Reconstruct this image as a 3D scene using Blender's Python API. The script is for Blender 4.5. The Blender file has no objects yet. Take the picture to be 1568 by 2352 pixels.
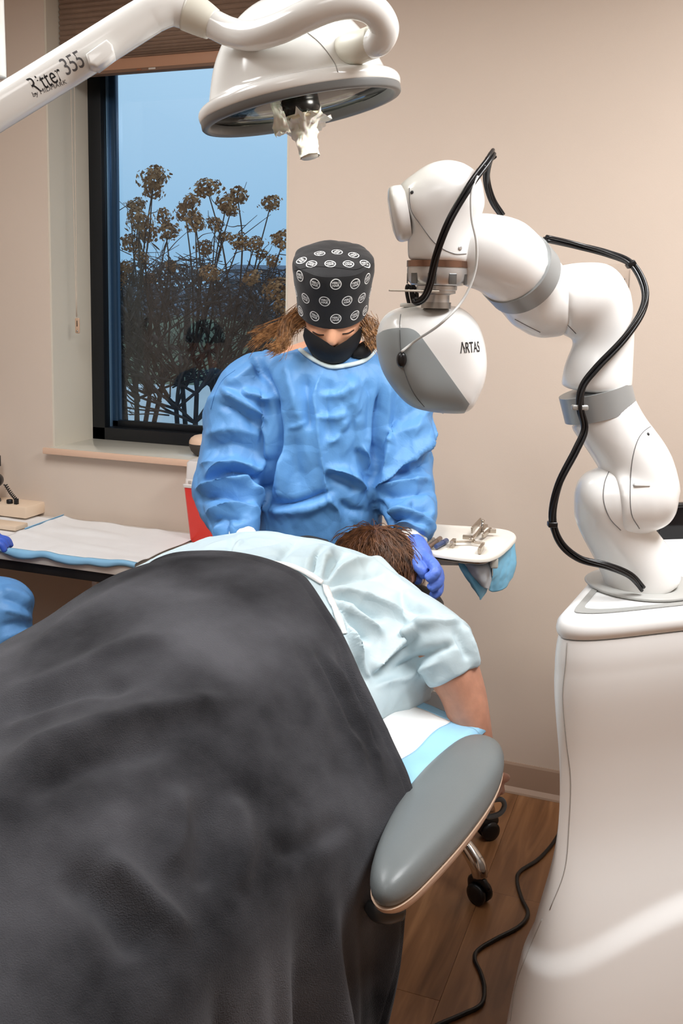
import bpy, bmesh, math, random
import numpy as np
from mathutils import Vector, Matrix, noise as mnoise
from mathutils.bvhtree import BVHTree

random.seed(7)
scene = bpy.context.scene
col = scene.collection

# ------------------------------------------------------------------ camera
IMG_W, IMG_H = 1568.0, 2352.0
FOCAL, PCX, PCY = 2200.0, 784.0, 972.0          # focal length and principal point in pixels
YAW, PITCH, ROLL = math.radians(20.5), math.radians(7.5), math.radians(1.05)
CAM_H = 1.60
WALL_Y = 2.985                                   # back wall plane
def _rx(a): c, s = math.cos(a), math.sin(a); return np.array([[1,0,0],[0,c,-s],[0,s,c]])
def _rz(a): c, s = math.cos(a), math.sin(a); return np.array([[c,-s,0],[s,c,0],[0,0,1]])
CAM_R = _rz(YAW) @ _rx(math.pi/2 - PITCH) @ _rz(ROLL)
CAM_O = np.array([0.0, 0.0, CAM_H])
FWD = np.array([-math.sin(YAW), math.cos(YAW), 0.0])
RGT = np.array([math.cos(YAW), math.sin(YAW), 0.0])

cam_data = bpy.data.cameras.new('camera')
cam = bpy.data.objects.new('camera', cam_data)
col.objects.link(cam)
cam_data.sensor_fit = 'VERTICAL'
cam_data.sensor_height = 36.0
cam_data.lens = 36.0 * FOCAL / IMG_H
cam_data.shift_y = -(IMG_H/2 - PCY) / IMG_H
cam_data.clip_start = 0.05
cam_data.clip_end = 400
M = Matrix([list(CAM_R[i]) + [CAM_O[i]] for i in range(3)] + [[0,0,0,1]])
cam.matrix_world = M
scene.camera = cam

# ------------------------------------------------------------------ world, lights, exposure
world = bpy.data.worlds.new('sky')
scene.world = world
world.use_nodes = True
nt = world.node_tree
nt.nodes.clear()
w_out = nt.nodes.new('ShaderNodeOutputWorld')
w_bg = nt.nodes.new('ShaderNodeBackground')
w_tc = nt.nodes.new('ShaderNodeTexCoord')
w_sep = nt.nodes.new('ShaderNodeSeparateXYZ')
w_ramp = nt.nodes.new('ShaderNodeValToRGB')
w_ramp.color_ramp.elements[0].position = 0.0
w_ramp.color_ramp.elements[0].color = (0.28, 0.54, 0.80, 1)
w_ramp.color_ramp.elements[1].position = 0.30
w_ramp.color_ramp.elements[1].color = (0.60, 0.84, 1.05, 1)
nt.links.new(w_tc.outputs['Generated'], w_sep.inputs[0])
nt.links.new(w_sep.outputs['Z'], w_ramp.inputs[0])
nt.links.new(w_ramp.outputs[0], w_bg.inputs[0])
nt.links.new(w_bg.outputs[0], w_out.inputs[0])
w_bg.inputs[1].default_value = 1.0

CEIL = 2.75
def area_light(name, loc, sx, sy, power, color, rot=(0,0,0)):
    l = bpy.data.lights.new(name, 'AREA')
    l.shape = 'RECTANGLE'; l.size = sx; l.size_y = sy
    l.energy = power; l.color = color
    o = bpy.data.objects.new(name, l); col.objects.link(o)
    o.location = loc; o.rotation_euler = rot
    return o
PANELS = [(-1.55, 1.35, 0.60, 1.2), (0.55, 1.55, 0.60, 1.2), (-0.5, -0.5, 0.60, 1.2)]
PANEL_POWER = [35, 56, 8]
for (lx, ly, sx, sy), pw in zip(PANELS, PANEL_POWER):
    area_light('ceiling_panel_light', (lx, ly, CEIL-0.035), sx, sy, pw, (0.975, 0.985, 1.0))

vs = scene.view_settings
vs.view_transform = 'Standard'
vs.look = 'None'
vs.exposure = 0.0
vs.gamma = 1.0
vs.use_curve_mapping = False

# ------------------------------------------------------------------ coordinate helpers
def A(p): return np.asarray(p, dtype=float)
def W(x, z, h):
    """Right / forward / height, seen from where the photographer stood."""
    return x*RGT + z*FWD + np.array([0,0,h])
def ray(px, py):
    d = np.array([(px-PCX)/FOCAL, -(py-PCY)/FOCAL, -1.0])
    return CAM_R @ d
def P(px, py, z):
    d = ray(px, py); return CAM_O + d * (z / float(d @ FWD))
def PH(px, py, h):
    d = ray(px, py); return CAM_O + d * ((h - CAM_H)/d[2])
def PW(px, py, y=WALL_Y):
    d = ray(px, py); return CAM_O + d * (y/d[1])
def proj(V):
    V = np.atleast_2d(A(V)) - CAM_O
    c = V @ CAM_R
    return np.stack([PCX + FOCAL*c[:,0]/-c[:,2], PCY - FOCAL*c[:,1]/-c[:,2]], axis=1)
BED_A = 33.0
_ba = math.radians(BED_A)
BX = np.array([-math.sin(_ba), -math.cos(_ba)])   # towards the foot end (right, forward)
BT = np.array([math.cos(_ba), -math.sin(_ba)])    # across, towards the camera side
def B(s, t, h):
    v = np.array([0.096, 2.20]) + s*BX + t*BT
    return W(v[0], v[1], h)

# ------------------------------------------------------------------ materials
def srgb(r, g, b):
    def f(v):
        v /= 255.0
        return v/12.92 if v <= 0.04045 else ((v+0.055)/1.055)**2.4
    return (f(r), f(g), f(b), 1.0)
MATS = {}
def mat(name, rgb, rough=0.5, metal=0.0, var=0.0, vscale=6.0, bump=0.0, bscale=200.0, spec=0.5,
        sheen=0.0, coat=0.0, sss=0.0, trans=0.0, alpha=1.0, ior=1.45, stretch=None, detail=4.0, emit=None, col2=None, crumple=None):
    if name in MATS: return MATS[name]
    m = bpy.data.materials.new(name); m.use_nodes = True
    n = m.node_tree; L = n.links
    b = n.nodes['Principled BSDF']
    c = srgb(*rgb)
    b.inputs['Base Color'].default_value = c
    b.inputs['Roughness'].default_value = rough
    b.inputs['Metallic'].default_value = metal
    b.inputs['Specular IOR Level'].default_value = spec
    b.inputs['IOR'].default_value = ior
    b.inputs['Sheen Weight'].default_value = sheen
    b.inputs['Coat Weight'].default_value = coat
    b.inputs['Coat Roughness'].default_value = 0.08
    b.inputs['Transmission Weight'].default_value = trans
    b.inputs['Alpha'].default_value = alpha
    if sss:
        b.inputs['Subsurface Weight'].default_value = sss
        b.inputs['Subsurface Radius'].default_value = (0.012, 0.005, 0.003)
    if emit:
        b.inputs['Emission Color'].default_value = emit[0]
        b.inputs['Emission Strength'].default_value = emit[1]
    tc = None
    if var or bump:
        tc = n.nodes.new('ShaderNodeTexCoord')
        mp = n.nodes.new('ShaderNodeMapping')
        L.new(tc.outputs['Object'], mp.inputs[0])
        if stretch: mp.inputs['Scale'].default_value = stretch
    if var:
        nz = n.nodes.new('ShaderNodeTexNoise')
        nz.inputs['Scale'].default_value = vscale; nz.inputs['Detail'].default_value = detail
        L.new(mp.outputs[0], nz.inputs['Vector'])
        rp = n.nodes.new('ShaderNodeValToRGB')
        lo = tuple(max(0, v*(1-var)) for v in c[:3]) + (1,)
        hi = srgb(*col2) if col2 else tuple(min(1, v*(1+var)) for v in c[:3]) + (1,)
        rp.color_ramp.elements[0].position = 0.32; rp.color_ramp.elements[0].color = lo
        rp.color_ramp.elements[1].position = 0.68; rp.color_ramp.elements[1].color = hi
        L.new(nz.outputs['Fac'], rp.inputs[0]); L.new(rp.outputs[0], b.inputs['Base Color'])
    if bump:
        nb = n.nodes.new('ShaderNodeTexNoise')
        nb.inputs['Scale'].default_value = bscale; nb.inputs['Detail'].default_value = 3
        L.new(mp.outputs[0], nb.inputs['Vector'])
        bp = n.nodes.new('ShaderNodeBump')
        bp.inputs['Strength'].default_value = bump; bp.inputs['Distance'].default_value = 0.004
        L.new(nb.outputs['Fac'], bp.inputs['Height']); L.new(bp.outputs[0], b.inputs['Normal'])
    if crumple:
        vz = n.nodes.new('ShaderNodeTexVoronoi'); vz.feature = 'DISTANCE_TO_EDGE'; vz.inputs['Scale'].default_value = crumple[1]
        nw = n.nodes.new('ShaderNodeTexNoise'); nw.inputs['Scale'].default_value = crumple[1]*0.7; nw.inputs['Detail'].default_value = 3
        tc2 = n.nodes.new('ShaderNodeTexCoord'); mxv = n.nodes.new('ShaderNodeVectorMath'); mxv.operation = 'MULTIPLY_ADD'; mxv.inputs[1].default_value = (0.12, 0.12, 0.12)
        L.new(tc2.outputs['Object'], nw.inputs['Vector']); L.new(nw.outputs['Color'], mxv.inputs[0]); L.new(tc2.outputs['Object'], mxv.inputs[2]); L.new(mxv.outputs[0], vz.inputs['Vector'])
        b2 = n.nodes.new('ShaderNodeBump'); b2.inputs['Strength'].default_value = crumple[0]; b2.inputs['Distance'].default_value = 0.02
        ad = n.nodes.new('ShaderNodeMath'); ad.operation = 'ADD'; L.new(vz.outputs['Distance'], ad.inputs[0])
        ml = n.nodes.new('ShaderNodeMath'); ml.operation = 'MULTIPLY'; ml.inputs[1].default_value = 0.6; L.new(nw.outputs['Fac'], ml.inputs[0]); L.new(ml.outputs[0], ad.inputs[1])
        L.new(ad.outputs[0], b2.inputs['Height'])
        if bump: L.new(bp.outputs[0], b2.inputs['Normal'])
        L.new(b2.outputs[0], b.inputs['Normal'])
    MATS[name] = m
    return m

# ------------------------------------------------------------------ object helpers
def root_loc(o):
    v = Vector((0,0,0))
    while o is not None:
        v += o.location; o = o.parent
    return v
def tag(o, label=None, cat=None, group=None, kind=None):
    if label: o['label'] = label
    if cat: o['category'] = cat
    if group: o['group'] = group
    if kind: o['kind'] = kind
    return o
def thing(name, loc, label, cat, group=None):
    o = bpy.data.objects.new(name, None)
    o.empty_display_size = 0.05
    col.objects.link(o); o.location = Vector(loc)
    return tag(o, label, cat, group)
def obj(name, V, F, m, parent=None, smooth=True, sharp=None):
    """World-space vertices and faces become one mesh object."""
    V = np.asarray(V, dtype=float)
    if parent is not None:
        off = np.array(root_loc(parent)); loc = Vector((0,0,0))
    else:
        lo, hi = V.min(0), V.max(0)
        off = np.array([(lo[0]+hi[0])/2, (lo[1]+hi[1])/2, lo[2]]); loc = Vector(off)
    me = bpy.data.meshes.new(name)
    me.from_pydata((V-off).tolist(), [], [list(f) for f in F])
    me.validate(); me.update()
    if smooth:
        me.polygons.foreach_set('use_smooth', [True]*len(me.polygons))
        if sharp is not None: me.set_sharp_from_angle(angle=math.radians(sharp))
    if m is not None: me.materials.append(m)
    o = bpy.data.objects.new(name, me); col.objects.link(o)
    o.location = loc
    if parent is not None: o.parent = parent
    return o
class MB:
    """Collects vertices and faces of ONE piece."""
    def __init__(self): self.V, self.F = [], []
    def add(self, V, F):
        b = len(self.V); self.V.extend([tuple(v) for v in V]); self.F.extend([tuple(i+b for i in f) for f in F]); return self
    def obj(self, name, m, parent=None, smooth=True, sharp=40): return obj(name, self.V, self.F, m, parent, smooth, sharp)
def copy_thing(o, loc=None, parent=None):
    c = o.copy(); col.objects.link(c)
    if parent is not None: c.parent = parent
    if loc is not None: c.location = Vector(loc)
    for ch in list(o.children): copy_thing(ch, None, c)
    return c

def cr(points, n):
    """Catmull-Rom through control points (any dimension), n samples."""
    p = A(points); k = len(p)
    if k == 2:
        t = np.linspace(0,1,n)[:,None]; return p[0]*(1-t)+p[1]*t
    q = np.vstack([2*p[0]-p[1], p, 2*p[-1]-p[-2]])
    u = np.linspace(0, k-1, n); i = np.minimum(u.astype(int), k-2); f = (u-i)[:,None]
    a, b, c, d = q[i], q[i+1], q[i+2], q[i+3]
    return 0.5*((2*b)+(-a+c)*f+(2*a-5*b+4*c-d)*f*f+(-a+3*b-3*c+d)*f**3)
def frames(path):
    t = np.gradient(path, axis=0); t /= np.linalg.norm(t, axis=1)[:,None] + 1e-12
    up = np.array([0,0,1.0]) if abs(t[0][2]) < 0.9 else np.array([1.0,0,0])
    n = np.cross(t[0], up); n /= np.linalg.norm(n)
    N = [n]
    for i in range(1, len(path)):
        n = N[-1] - t[i]*(N[-1]@t[i]); n /= np.linalg.norm(n)+1e-12; N.append(n)
    N = A(N); return t, N, np.cross(t, N)
def tube(points, radii, n=24, seg=16, caps=True, smooth_path=True, flat=None):
    """Swept tube: returns V, F. radii: scalar, list at the control points. flat: (ratio) squash along the second axis."""
    p = A(points)
    r = np.full(len(p), radii, float) if np.isscalar(radii) else A(radii)
    if smooth_path:
        path = cr(p, n); rr = np.interp(np.linspace(0,1,n), np.linspace(0,1,len(r)), r) if len(p)==2 else cr(r[:,None], n)[:,0]
    else: path, rr = p, r
    rr = np.maximum(rr, 1e-5)
    t, N, Bn = frames(path)
    a = np.linspace(0, 2*math.pi, seg, endpoint=False)
    fl = 1.0 if flat is None else flat
    V = (path[:,None,:] + rr[:,None,None]*(np.cos(a)[None,:,None]*N[:,None,:] + fl*np.sin(a)[None,:,None]*Bn[:,None,:])).reshape(-1,3)
    F = []
    m = len(path)
    for i in range(m-1):
        for j in range(seg):
            k = (j+1)%seg
            F.append((i*seg+j, i*seg+k, (i+1)*seg+k, (i+1)*seg+j))
    if caps:
        F.append(tuple(range(seg))[::-1]); F.append(tuple((m-1)*seg+j for j in range(seg)))
    return V, F
def capsule(points, radii, n=24, seg=28, ends=(0.6, 0.6)):
    """Tube whose two ends are domed (ends = dome depth as a share of the radius)."""
    p = A(points); r = np.full(len(p), radii, float) if np.isscalar(radii) else A(radii)
    path = cr(p, n); rr = cr(r[:,None], n)[:,0] if len(p) > 2 else np.interp(np.linspace(0,1,n), [0,1], r)
    t0 = path[0]-path[1]; t0 /= np.linalg.norm(t0); t1 = path[-1]-path[-2]; t1 /= np.linalg.norm(t1)
    k = np.linspace(0, 1, 7)[1:]
    head = [(path[0]+t0*rr[0]*ends[0]*math.sin(a*math.pi/2), rr[0]*max(0.03, math.cos(a*math.pi/2))) for a in k][::-1]
    tail = [(path[-1]+t1*rr[-1]*ends[1]*math.sin(a*math.pi/2), rr[-1]*max(0.03, math.cos(a*math.pi/2))) for a in k]
    pts = A([h[0] for h in head] + list(path) + [q[0] for q in tail]); rad = A([h[1] for h in head] + list(rr) + [q[1] for q in tail])
    return tube(pts, rad, len(pts), seg, smooth_path=False)
def basis(axis, hint=(0,0,1)):
    z = A(axis)/np.linalg.norm(axis); h = A(hint)
    if abs(z@h)/np.linalg.norm(h) > 0.99: h = np.array([1.0,0,0])
    x = np.cross(h, z); x /= np.linalg.norm(x)
    return x, np.cross(z, x), z
def lathe(profile, origin, axis=(0,0,1), seg=48, caps=True, hint=(0,0,1)):
    """profile: [(radius, height along axis)]."""
    x, y, z = basis(axis, hint); o = A(origin)
    a = np.linspace(0, 2*math.pi, seg, endpoint=False)
    V = []
    for r, h in profile:
        r = max(r, 1e-5)
        V.extend(o + z*h + r*(math.cos(t)*x + math.sin(t)*y) for t in a)
    F = []
    m = len(profile)
    for i in range(m-1):
        for j in range(seg):
            k = (j+1)%seg
            F.append((i*seg+j, i*seg+k, (i+1)*seg+k, (i+1)*seg+j))
    if caps:
        F.append(tuple(range(seg))[::-1]); F.append(tuple((m-1)*seg+j for j in range(seg)))
    return V, F
def loft(rings, caps=True):
    m, s = len(rings), len(rings[0])
    V = [v for r in rings for v in r]; F = []
    for i in range(m-1):
        for j in range(s):
            k = (j+1)%s
            F.append((i*s+j, i*s+k, (i+1)*s+k, (i+1)*s+j))
    if caps:
        F.append(tuple(range(s))[::-1]); F.append(tuple((m-1)*s+j for j in range(s)))
    return V, F
def boxv(c, size, ax=None, bevel=0.0, seg=2):
    """Box with bevelled edges as V, F. ax: three axis vectors."""
    bm = bmesh.new(); bmesh.ops.create_cube(bm, size=1.0)
    for v in bm.verts: v.co = Vector((v.co.x*size[0], v.co.y*size[1], v.co.z*size[2]))
    if bevel: bmesh.ops.bevel(bm, geom=bm.edges[:], offset=bevel, segments=seg, affect='EDGES', profile=0.5)
    V = A([v.co[:] for v in bm.verts]); bm.verts.index_update()
    F = [tuple(v.index for v in f.verts) for f in bm.faces]; bm.free()
    R = np.eye(3) if ax is None else A(ax)
    return V @ R + A(c), F
def box(name, c, size, m, parent=None, ax=None, bevel=0.003, seg=2):
    V, F = boxv(c, size, ax, bevel, seg); return obj(name, V, F, m, parent, True, 35)
def extrude(outline, d, bevel=0.0, seg=3):
    """Closed 3D outline (planar) pushed along vector d, rims bevelled."""
    bm = bmesh.new(); vs_ = [bm.verts.new(Vector(p)) for p in outline]
    f = bm.faces.new(vs_); r = bmesh.ops.extrude_face_region(bm, geom=[f])
    nv = [g for g in r['geom'] if isinstance(g, bmesh.types.BMVert)]
    bmesh.ops.translate(bm, verts=nv, vec=Vector(d))
    bmesh.ops.recalc_face_normals(bm, faces=bm.faces[:])
    if bevel:
        big = sorted(bm.faces, key=lambda q: -len(q.verts))[:2]
        es = list({e for q in big for e in q.edges})
        bmesh.ops.bevel(bm, geom=es, offset=bevel, segments=seg, affect='EDGES', profile=0.5)
    bm.verts.index_update()
    V = [v.co[:] for v in bm.verts]; F = [tuple(v.index for v in q.verts) for q in bm.faces]; bm.free()
    return V, F
def grid_surf(net, nu, nv, closed_u=False):
    """net[i][j] control points -> smooth grid (rows along i resampled nu, columns nv)."""
    net = A(net)
    tmp = np.stack([cr(net[:,j], nu) for j in range(net.shape[1])], axis=1)
    G = np.stack([cr(tmp[i], nv) for i in range(nu)], axis=0)
    return G
def grid_faces(nu, nv, base=0):
    return [(base+i*nv+j, base+i*nv+j+1, base+(i+1)*nv+j+1, base+(i+1)*nv+j) for i in range(nu-1) for j in range(nv-1)]
def vnormals(V, F):
    V = A(V); N = np.zeros_like(V)
    for k in (3, 4):
        f = np.array([q for q in F if len(q)==k], dtype=int)
        if len(f)==0: continue
        n = np.cross(V[f[:,2]]-V[f[:,0]], V[f[:,3 if k==4 else 1]]-V[f[:,1 if k==4 else 0]]) if k==4 else np.cross(V[f[:,1]]-V[f[:,0]], V[f[:,2]]-V[f[:,0]])
        for i in range(k): np.add.at(N, f[:,i], n)
    l = np.linalg.norm(N, axis=1); l[l==0] = 1
    return N/l[:,None]
def shell(V, F, th):
    """Give an open sheet a thickness (inwards along -normal)."""
    V = A(V); N = vnormals(V, F); n = len(V)
    cnt = {}
    for f in F:
        for a, b in zip(f, f[1:]+f[:1]): cnt[(a,b)] = cnt.get((a,b),0)+1
    rim = [(a,b) for (a,b) in cnt if (b,a) not in cnt]
    F2 = list(F) + [tuple(i+n for i in f[::-1]) for f in F] + [(b, a, a+n, b+n) for a,b in rim]
    return np.vstack([V, V-N*th]), F2
def remesh(parts, voxel, smooth=6, lam=0.5):
    """Union of overlapping closed pieces as one continuous surface."""
    mb = MB()
    for V, F in parts: mb.add(V, F)
    me = bpy.data.meshes.new('tmp'); me.from_pydata([tuple(v) for v in mb.V], [], mb.F)
    bm = bmesh.new(); bm.from_mesh(me); bmesh.ops.recalc_face_normals(bm, faces=bm.faces[:]); bm.to_mesh(me); bm.free()
    o = bpy.data.objects.new('tmp', me); col.objects.link(o)
    md = o.modifiers.new('r', 'REMESH'); md.mode = 'VOXEL'; md.voxel_size = voxel; md.adaptivity = 0
    dg = bpy.context.evaluated_depsgraph_get(); ev = o.evaluated_get(dg); m2 = ev.to_mesh()
    V = np.empty(len(m2.vertices)*3); m2.vertices.foreach_get('co', V); V = V.reshape(-1,3)
    F = [tuple(p.vertices) for p in m2.polygons]
    ev.to_mesh_clear(); bpy.data.objects.remove(o); bpy.data.meshes.remove(me)
    return relax(V, F, smooth, lam), F
def edges_of(F):
    E = set()
    for f in F:
        for a, b in zip(f, f[1:]+f[:1]): E.add((min(a,b), max(a,b)))
    return np.array(list(E), dtype=int)
def relax(V, F, it, lam=0.5, pin=None, E=None):
    if it <= 0: return V
    E = edges_of(F) if E is None else E
    n = len(V); V = V.copy()
    deg = np.bincount(E.ravel(), minlength=n).astype(float); deg[deg==0] = 1
    for k in range(it):
        S = np.empty_like(V)
        for c in range(3):
            S[:,c] = np.bincount(E[:,0], V[E[:,1],c], n) + np.bincount(E[:,1], V[E[:,0],c], n)
        D = S/deg[:,None] - V
        if pin is not None: D[pin] = 0
        V += lam*D
    return V
def seg_dist(Q, poly):
    """Signed distance and arc parameter (0-1) of 2D/3D points Q to a polyline (sign only in 2D)."""
    poly = A(poly); best = np.full(len(Q), 1e9); par = np.zeros(len(Q)); sg = np.ones(len(Q))
    L = np.linalg.norm(np.diff(poly, axis=0), axis=1); T = L.sum(); acc = 0
    for i in range(len(poly)-1):
        a, b = poly[i], poly[i+1]; d = b-a
        t = np.clip(((Q-a)@d)/(d@d+1e-12), 0, 1)
        r = Q-(a+t[:,None]*d); dist = np.linalg.norm(r, axis=1)
        k = dist < best
        best[k] = dist[k]; par[k] = (acc+t[k]*L[i])/T
        if Q.shape[1]==2: sg[k] = np.sign(d[0]*r[k,1]-d[1]*r[k,0])
        acc += L[i]
    return best, par, sg
def sculpt(V, F, strokes, gain=1.0, front=True):
    """Fold strokes: (pixel polyline, width px, height m[, kind]) raise or sink the visible cloth along its normal."""
    N = vnormals(V, F); Q = proj(V)
    look = V-CAM_O; look /= np.linalg.norm(look, axis=1)[:,None]
    fac = np.clip(-(N*look).sum(1)*2.5, 0, 1) if front else 1.0
    D = np.zeros(len(V))
    for st in strokes:
        poly, w, h = st[:3]; kind = st[3] if len(st) > 3 else 'round'
        pl = cr(poly, max(8, 6*len(poly))) if len(poly) > 2 else A(poly)
        lo = pl.min(0)-4*w; hi = pl.max(0)+4*w
        k = np.where((Q[:,0]>lo[0])&(Q[:,0]<hi[0])&(Q[:,1]>lo[1])&(Q[:,1]<hi[1]))[0]
        if len(k)==0: continue
        d, t, s = seg_dist(Q[k], pl)
        tap = np.clip(np.minimum(t, 1-t)*5+0.12, 0, 1)
        if kind == 'round': g = np.exp(-(d/w)**1.35)
        elif kind == 'soft': g = np.exp(-(d/w)**2)
        elif kind == 'sharp': g = np.exp(-d/w*1.3)
        D[k] += gain*h*g*tap
    return V + N*(D*fac)[:,None]
def wrinkle(V, F, amp, scale, stretch=(1,1,1), ridged=True, seed=0.0, octs=2):
    N = vnormals(V, F); S = A(stretch)*scale
    D = np.zeros(len(V))
    for o in range(octs):
        k = 2.0**o
        for i, v in enumerate(V):
            x = mnoise.noise(Vector((v[0]*S[0]*k+seed, v[1]*S[1]*k+seed*1.7, v[2]*S[2]*k-seed)))
            D[i] += ((0.35-abs(x)) if ridged else x)/k
    return V + N*(D*amp)[:,None]
def crease(V, F, amp, scale, stretch=(1,1,1), seed=0.0, power=3.0, rot=0.6):
    """Sharp paper-like creases: thin ridges where two noise fields cross zero."""
    N = vnormals(V, F); S = A(stretch)*scale; D = np.zeros(len(V)); c, s_ = math.cos(rot), math.sin(rot)
    for i, v in enumerate(V):
        a, b, z = v[0]*S[0], v[1]*S[1], v[2]*S[2]
        w = 0.6*mnoise.noise(Vector((a*0.6+seed, b*0.6, z*0.6)))
        n1 = mnoise.noise(Vector((c*a-s_*z+w+seed, b+w, (s_*a+c*z)*0.45)))
        n2 = mnoise.noise(Vector((c*a+s_*z-w, b+seed*2, (c*z-s_*a)*0.45+w)))
        m = mnoise.noise(Vector((a*0.5-seed, b*0.5, z*0.5+seed)))
        D[i] = (1-min(1, abs(n1)*1.6))**power*max(0, 0.5+m) - (1-min(1, abs(n2)*1.6))**power*max(0, 0.5-m)
    return V + N*(D*amp)[:,None]
def text_geo(s, size=1.0, spacing=1.0, shear=0.0, bold=0.0):
    cu = bpy.data.curves.new('txt', 'FONT'); cu.body = s; cu.size = size
    cu.align_x = 'CENTER'; cu.align_y = 'CENTER'; cu.space_character = spacing; cu.shear = shear; cu.offset = bold
    cu.resolution_u = 3
    o = bpy.data.objects.new('txt', cu); col.objects.link(o)
    dg = bpy.context.evaluated_depsgraph_get(); ev = o.evaluated_get(dg); me = ev.to_mesh()
    bm = bmesh.new(); bm.from_mesh(me); ev.to_mesh_clear()
    bmesh.ops.triangulate(bm, faces=bm.faces[:])
    bm.verts.index_update()
    V = A([v.co[:2] for v in bm.verts]); F = [tuple(v.index for v in f.verts) for f in bm.faces]; bm.free()
    bpy.data.objects.remove(o); bpy.data.curves.remove(cu)
    return V, F
def boolean(Va, Fa, Vb, Fb, op='INTERSECT'):
    def mk(V, F):
        me = bpy.data.meshes.new('b'); me.from_pydata([tuple(v) for v in V], [], [tuple(f) for f in F])
        bm = bmesh.new(); bm.from_mesh(me); bmesh.ops.recalc_face_normals(bm, faces=bm.faces[:]); bm.to_mesh(me); bm.free()
        o = bpy.data.objects.new('b', me); col.objects.link(o); return o
    a, b = mk(Va, Fa), mk(Vb, Fb)
    md = a.modifiers.new('b', 'BOOLEAN'); md.operation = op; md.object = b; md.solver = 'EXACT'
    dg = bpy.context.evaluated_depsgraph_get(); ev = a.evaluated_get(dg); me = ev.to_mesh()
    V = A([v.co[:] for v in me.vertices]); F = [tuple(p.vertices) for p in me.polygons]
    ev.to_mesh_clear()
    for o in (a, b): bpy.data.objects.remove(o)
    return V, F

def cut_panel(V, F, pix, z, facing=0.0):
    """Cut a pixel-outlined patch out of a surface with clean edges; keeps only its camera-facing side."""
    bm = bmesh.new(); bv = [bm.verts.new(tuple(v)) for v in V]
    for f in F:
        try: bm.faces.new([bv[i] for i in f])
        except ValueError: pass
    bmesh.ops.recalc_face_normals(bm, faces=bm.faces[:])
    pp = [P(a, b, z) for a, b in pix]; n = len(pp)
    for i in range(n):
        no = np.cross(pp[(i+1)%n]-CAM_O, pp[i]-CAM_O); no /= np.linalg.norm(no)
        bmesh.ops.bisect_plane(bm, geom=bm.verts[:]+bm.edges[:]+bm.faces[:], dist=1e-6, plane_co=Vector(CAM_O), plane_no=Vector(no))
    bm.faces.ensure_lookup_table()
    C = A([f.calc_center_median()[:] for f in bm.faces]); Nf = A([f.normal[:] for f in bm.faces]); Q = proj(C)
    inside = np.zeros(len(Q), bool)
    for i in range(n):
        (x0, y0), (x1, y1) = pix[i], pix[(i+1)%n]
        if y0 == y1: continue
        c = ((y0 > Q[:,1]) != (y1 > Q[:,1])) & (Q[:,0] < (x1-x0)*(Q[:,1]-y0)/(y1-y0)+x0)
        inside ^= c
    look = C-CAM_O; look /= np.linalg.norm(look, axis=1)[:,None]
    keep = inside & ((Nf*look).sum(1) < -facing)
    bmesh.ops.delete(bm, geom=[f for f, k in zip(bm.faces, keep) if not k], context='FACES')
    bm.verts.index_update(); bm.verts.ensure_lookup_table()
    V2 = A([v.co[:] for v in bm.verts]); F2 = [tuple(v.index for v in f.verts) for f in bm.faces]; bm.free()
    return V2, F2
def lift_panel(V, F, up, th):
    """Raise a patch along its normals and give it thickness downwards."""
    tri = []
    for f in F:
        for k in range(1, len(f)-1): tri.append((f[0], f[k], f[k+1]))
    N = vnormals(V, tri); return shell(V+N*up, F if all(len(f) in (3,4) for f in F) else tri, th)
# ================================================================== THE SETTING
M_WALL = mat('wall_paint', (212, 196, 181), rough=0.62, var=0.02, vscale=2.0, bump=0.06, bscale=420, spec=0.3)
M_REVEAL = mat('reveal_paint', (214, 206, 190), rough=0.6, var=0.02, vscale=2.0, bump=0.05, bscale=420, spec=0.3)
M_CEIL = mat('ceiling_paint', (236, 233, 226), rough=0.9, bump=0.15, bscale=300)
M_BASEB = mat('baseboard_vinyl', (172, 147, 128), rough=0.45, var=0.03, vscale=5)
M_FRAME = mat('black_aluminium', (17, 20, 24), rough=0.35, spec=0.5)
M_BLIND = mat('blind_fabric', (150, 126, 108), rough=0.9, var=0.06, vscale=30, bump=0.1, bscale=500)
M_BLINDRAIL = mat('blind_rail', (176, 132, 104), rough=0.45)
M_CORD = mat('blind_cord', (206, 190, 172), rough=0.8)
M_TASSEL = mat('tassel_plastic', (196, 164, 138), rough=0.4)

X0, X1, Y0 = -3.35, 2.30, -1.75
REV = 0.25
WL, WR, WB, WT = -2.285, PW(663, 420)[0], 1.015, 2.66
def struct(o, label=None): o['kind'] = 'structure'; return o

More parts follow.
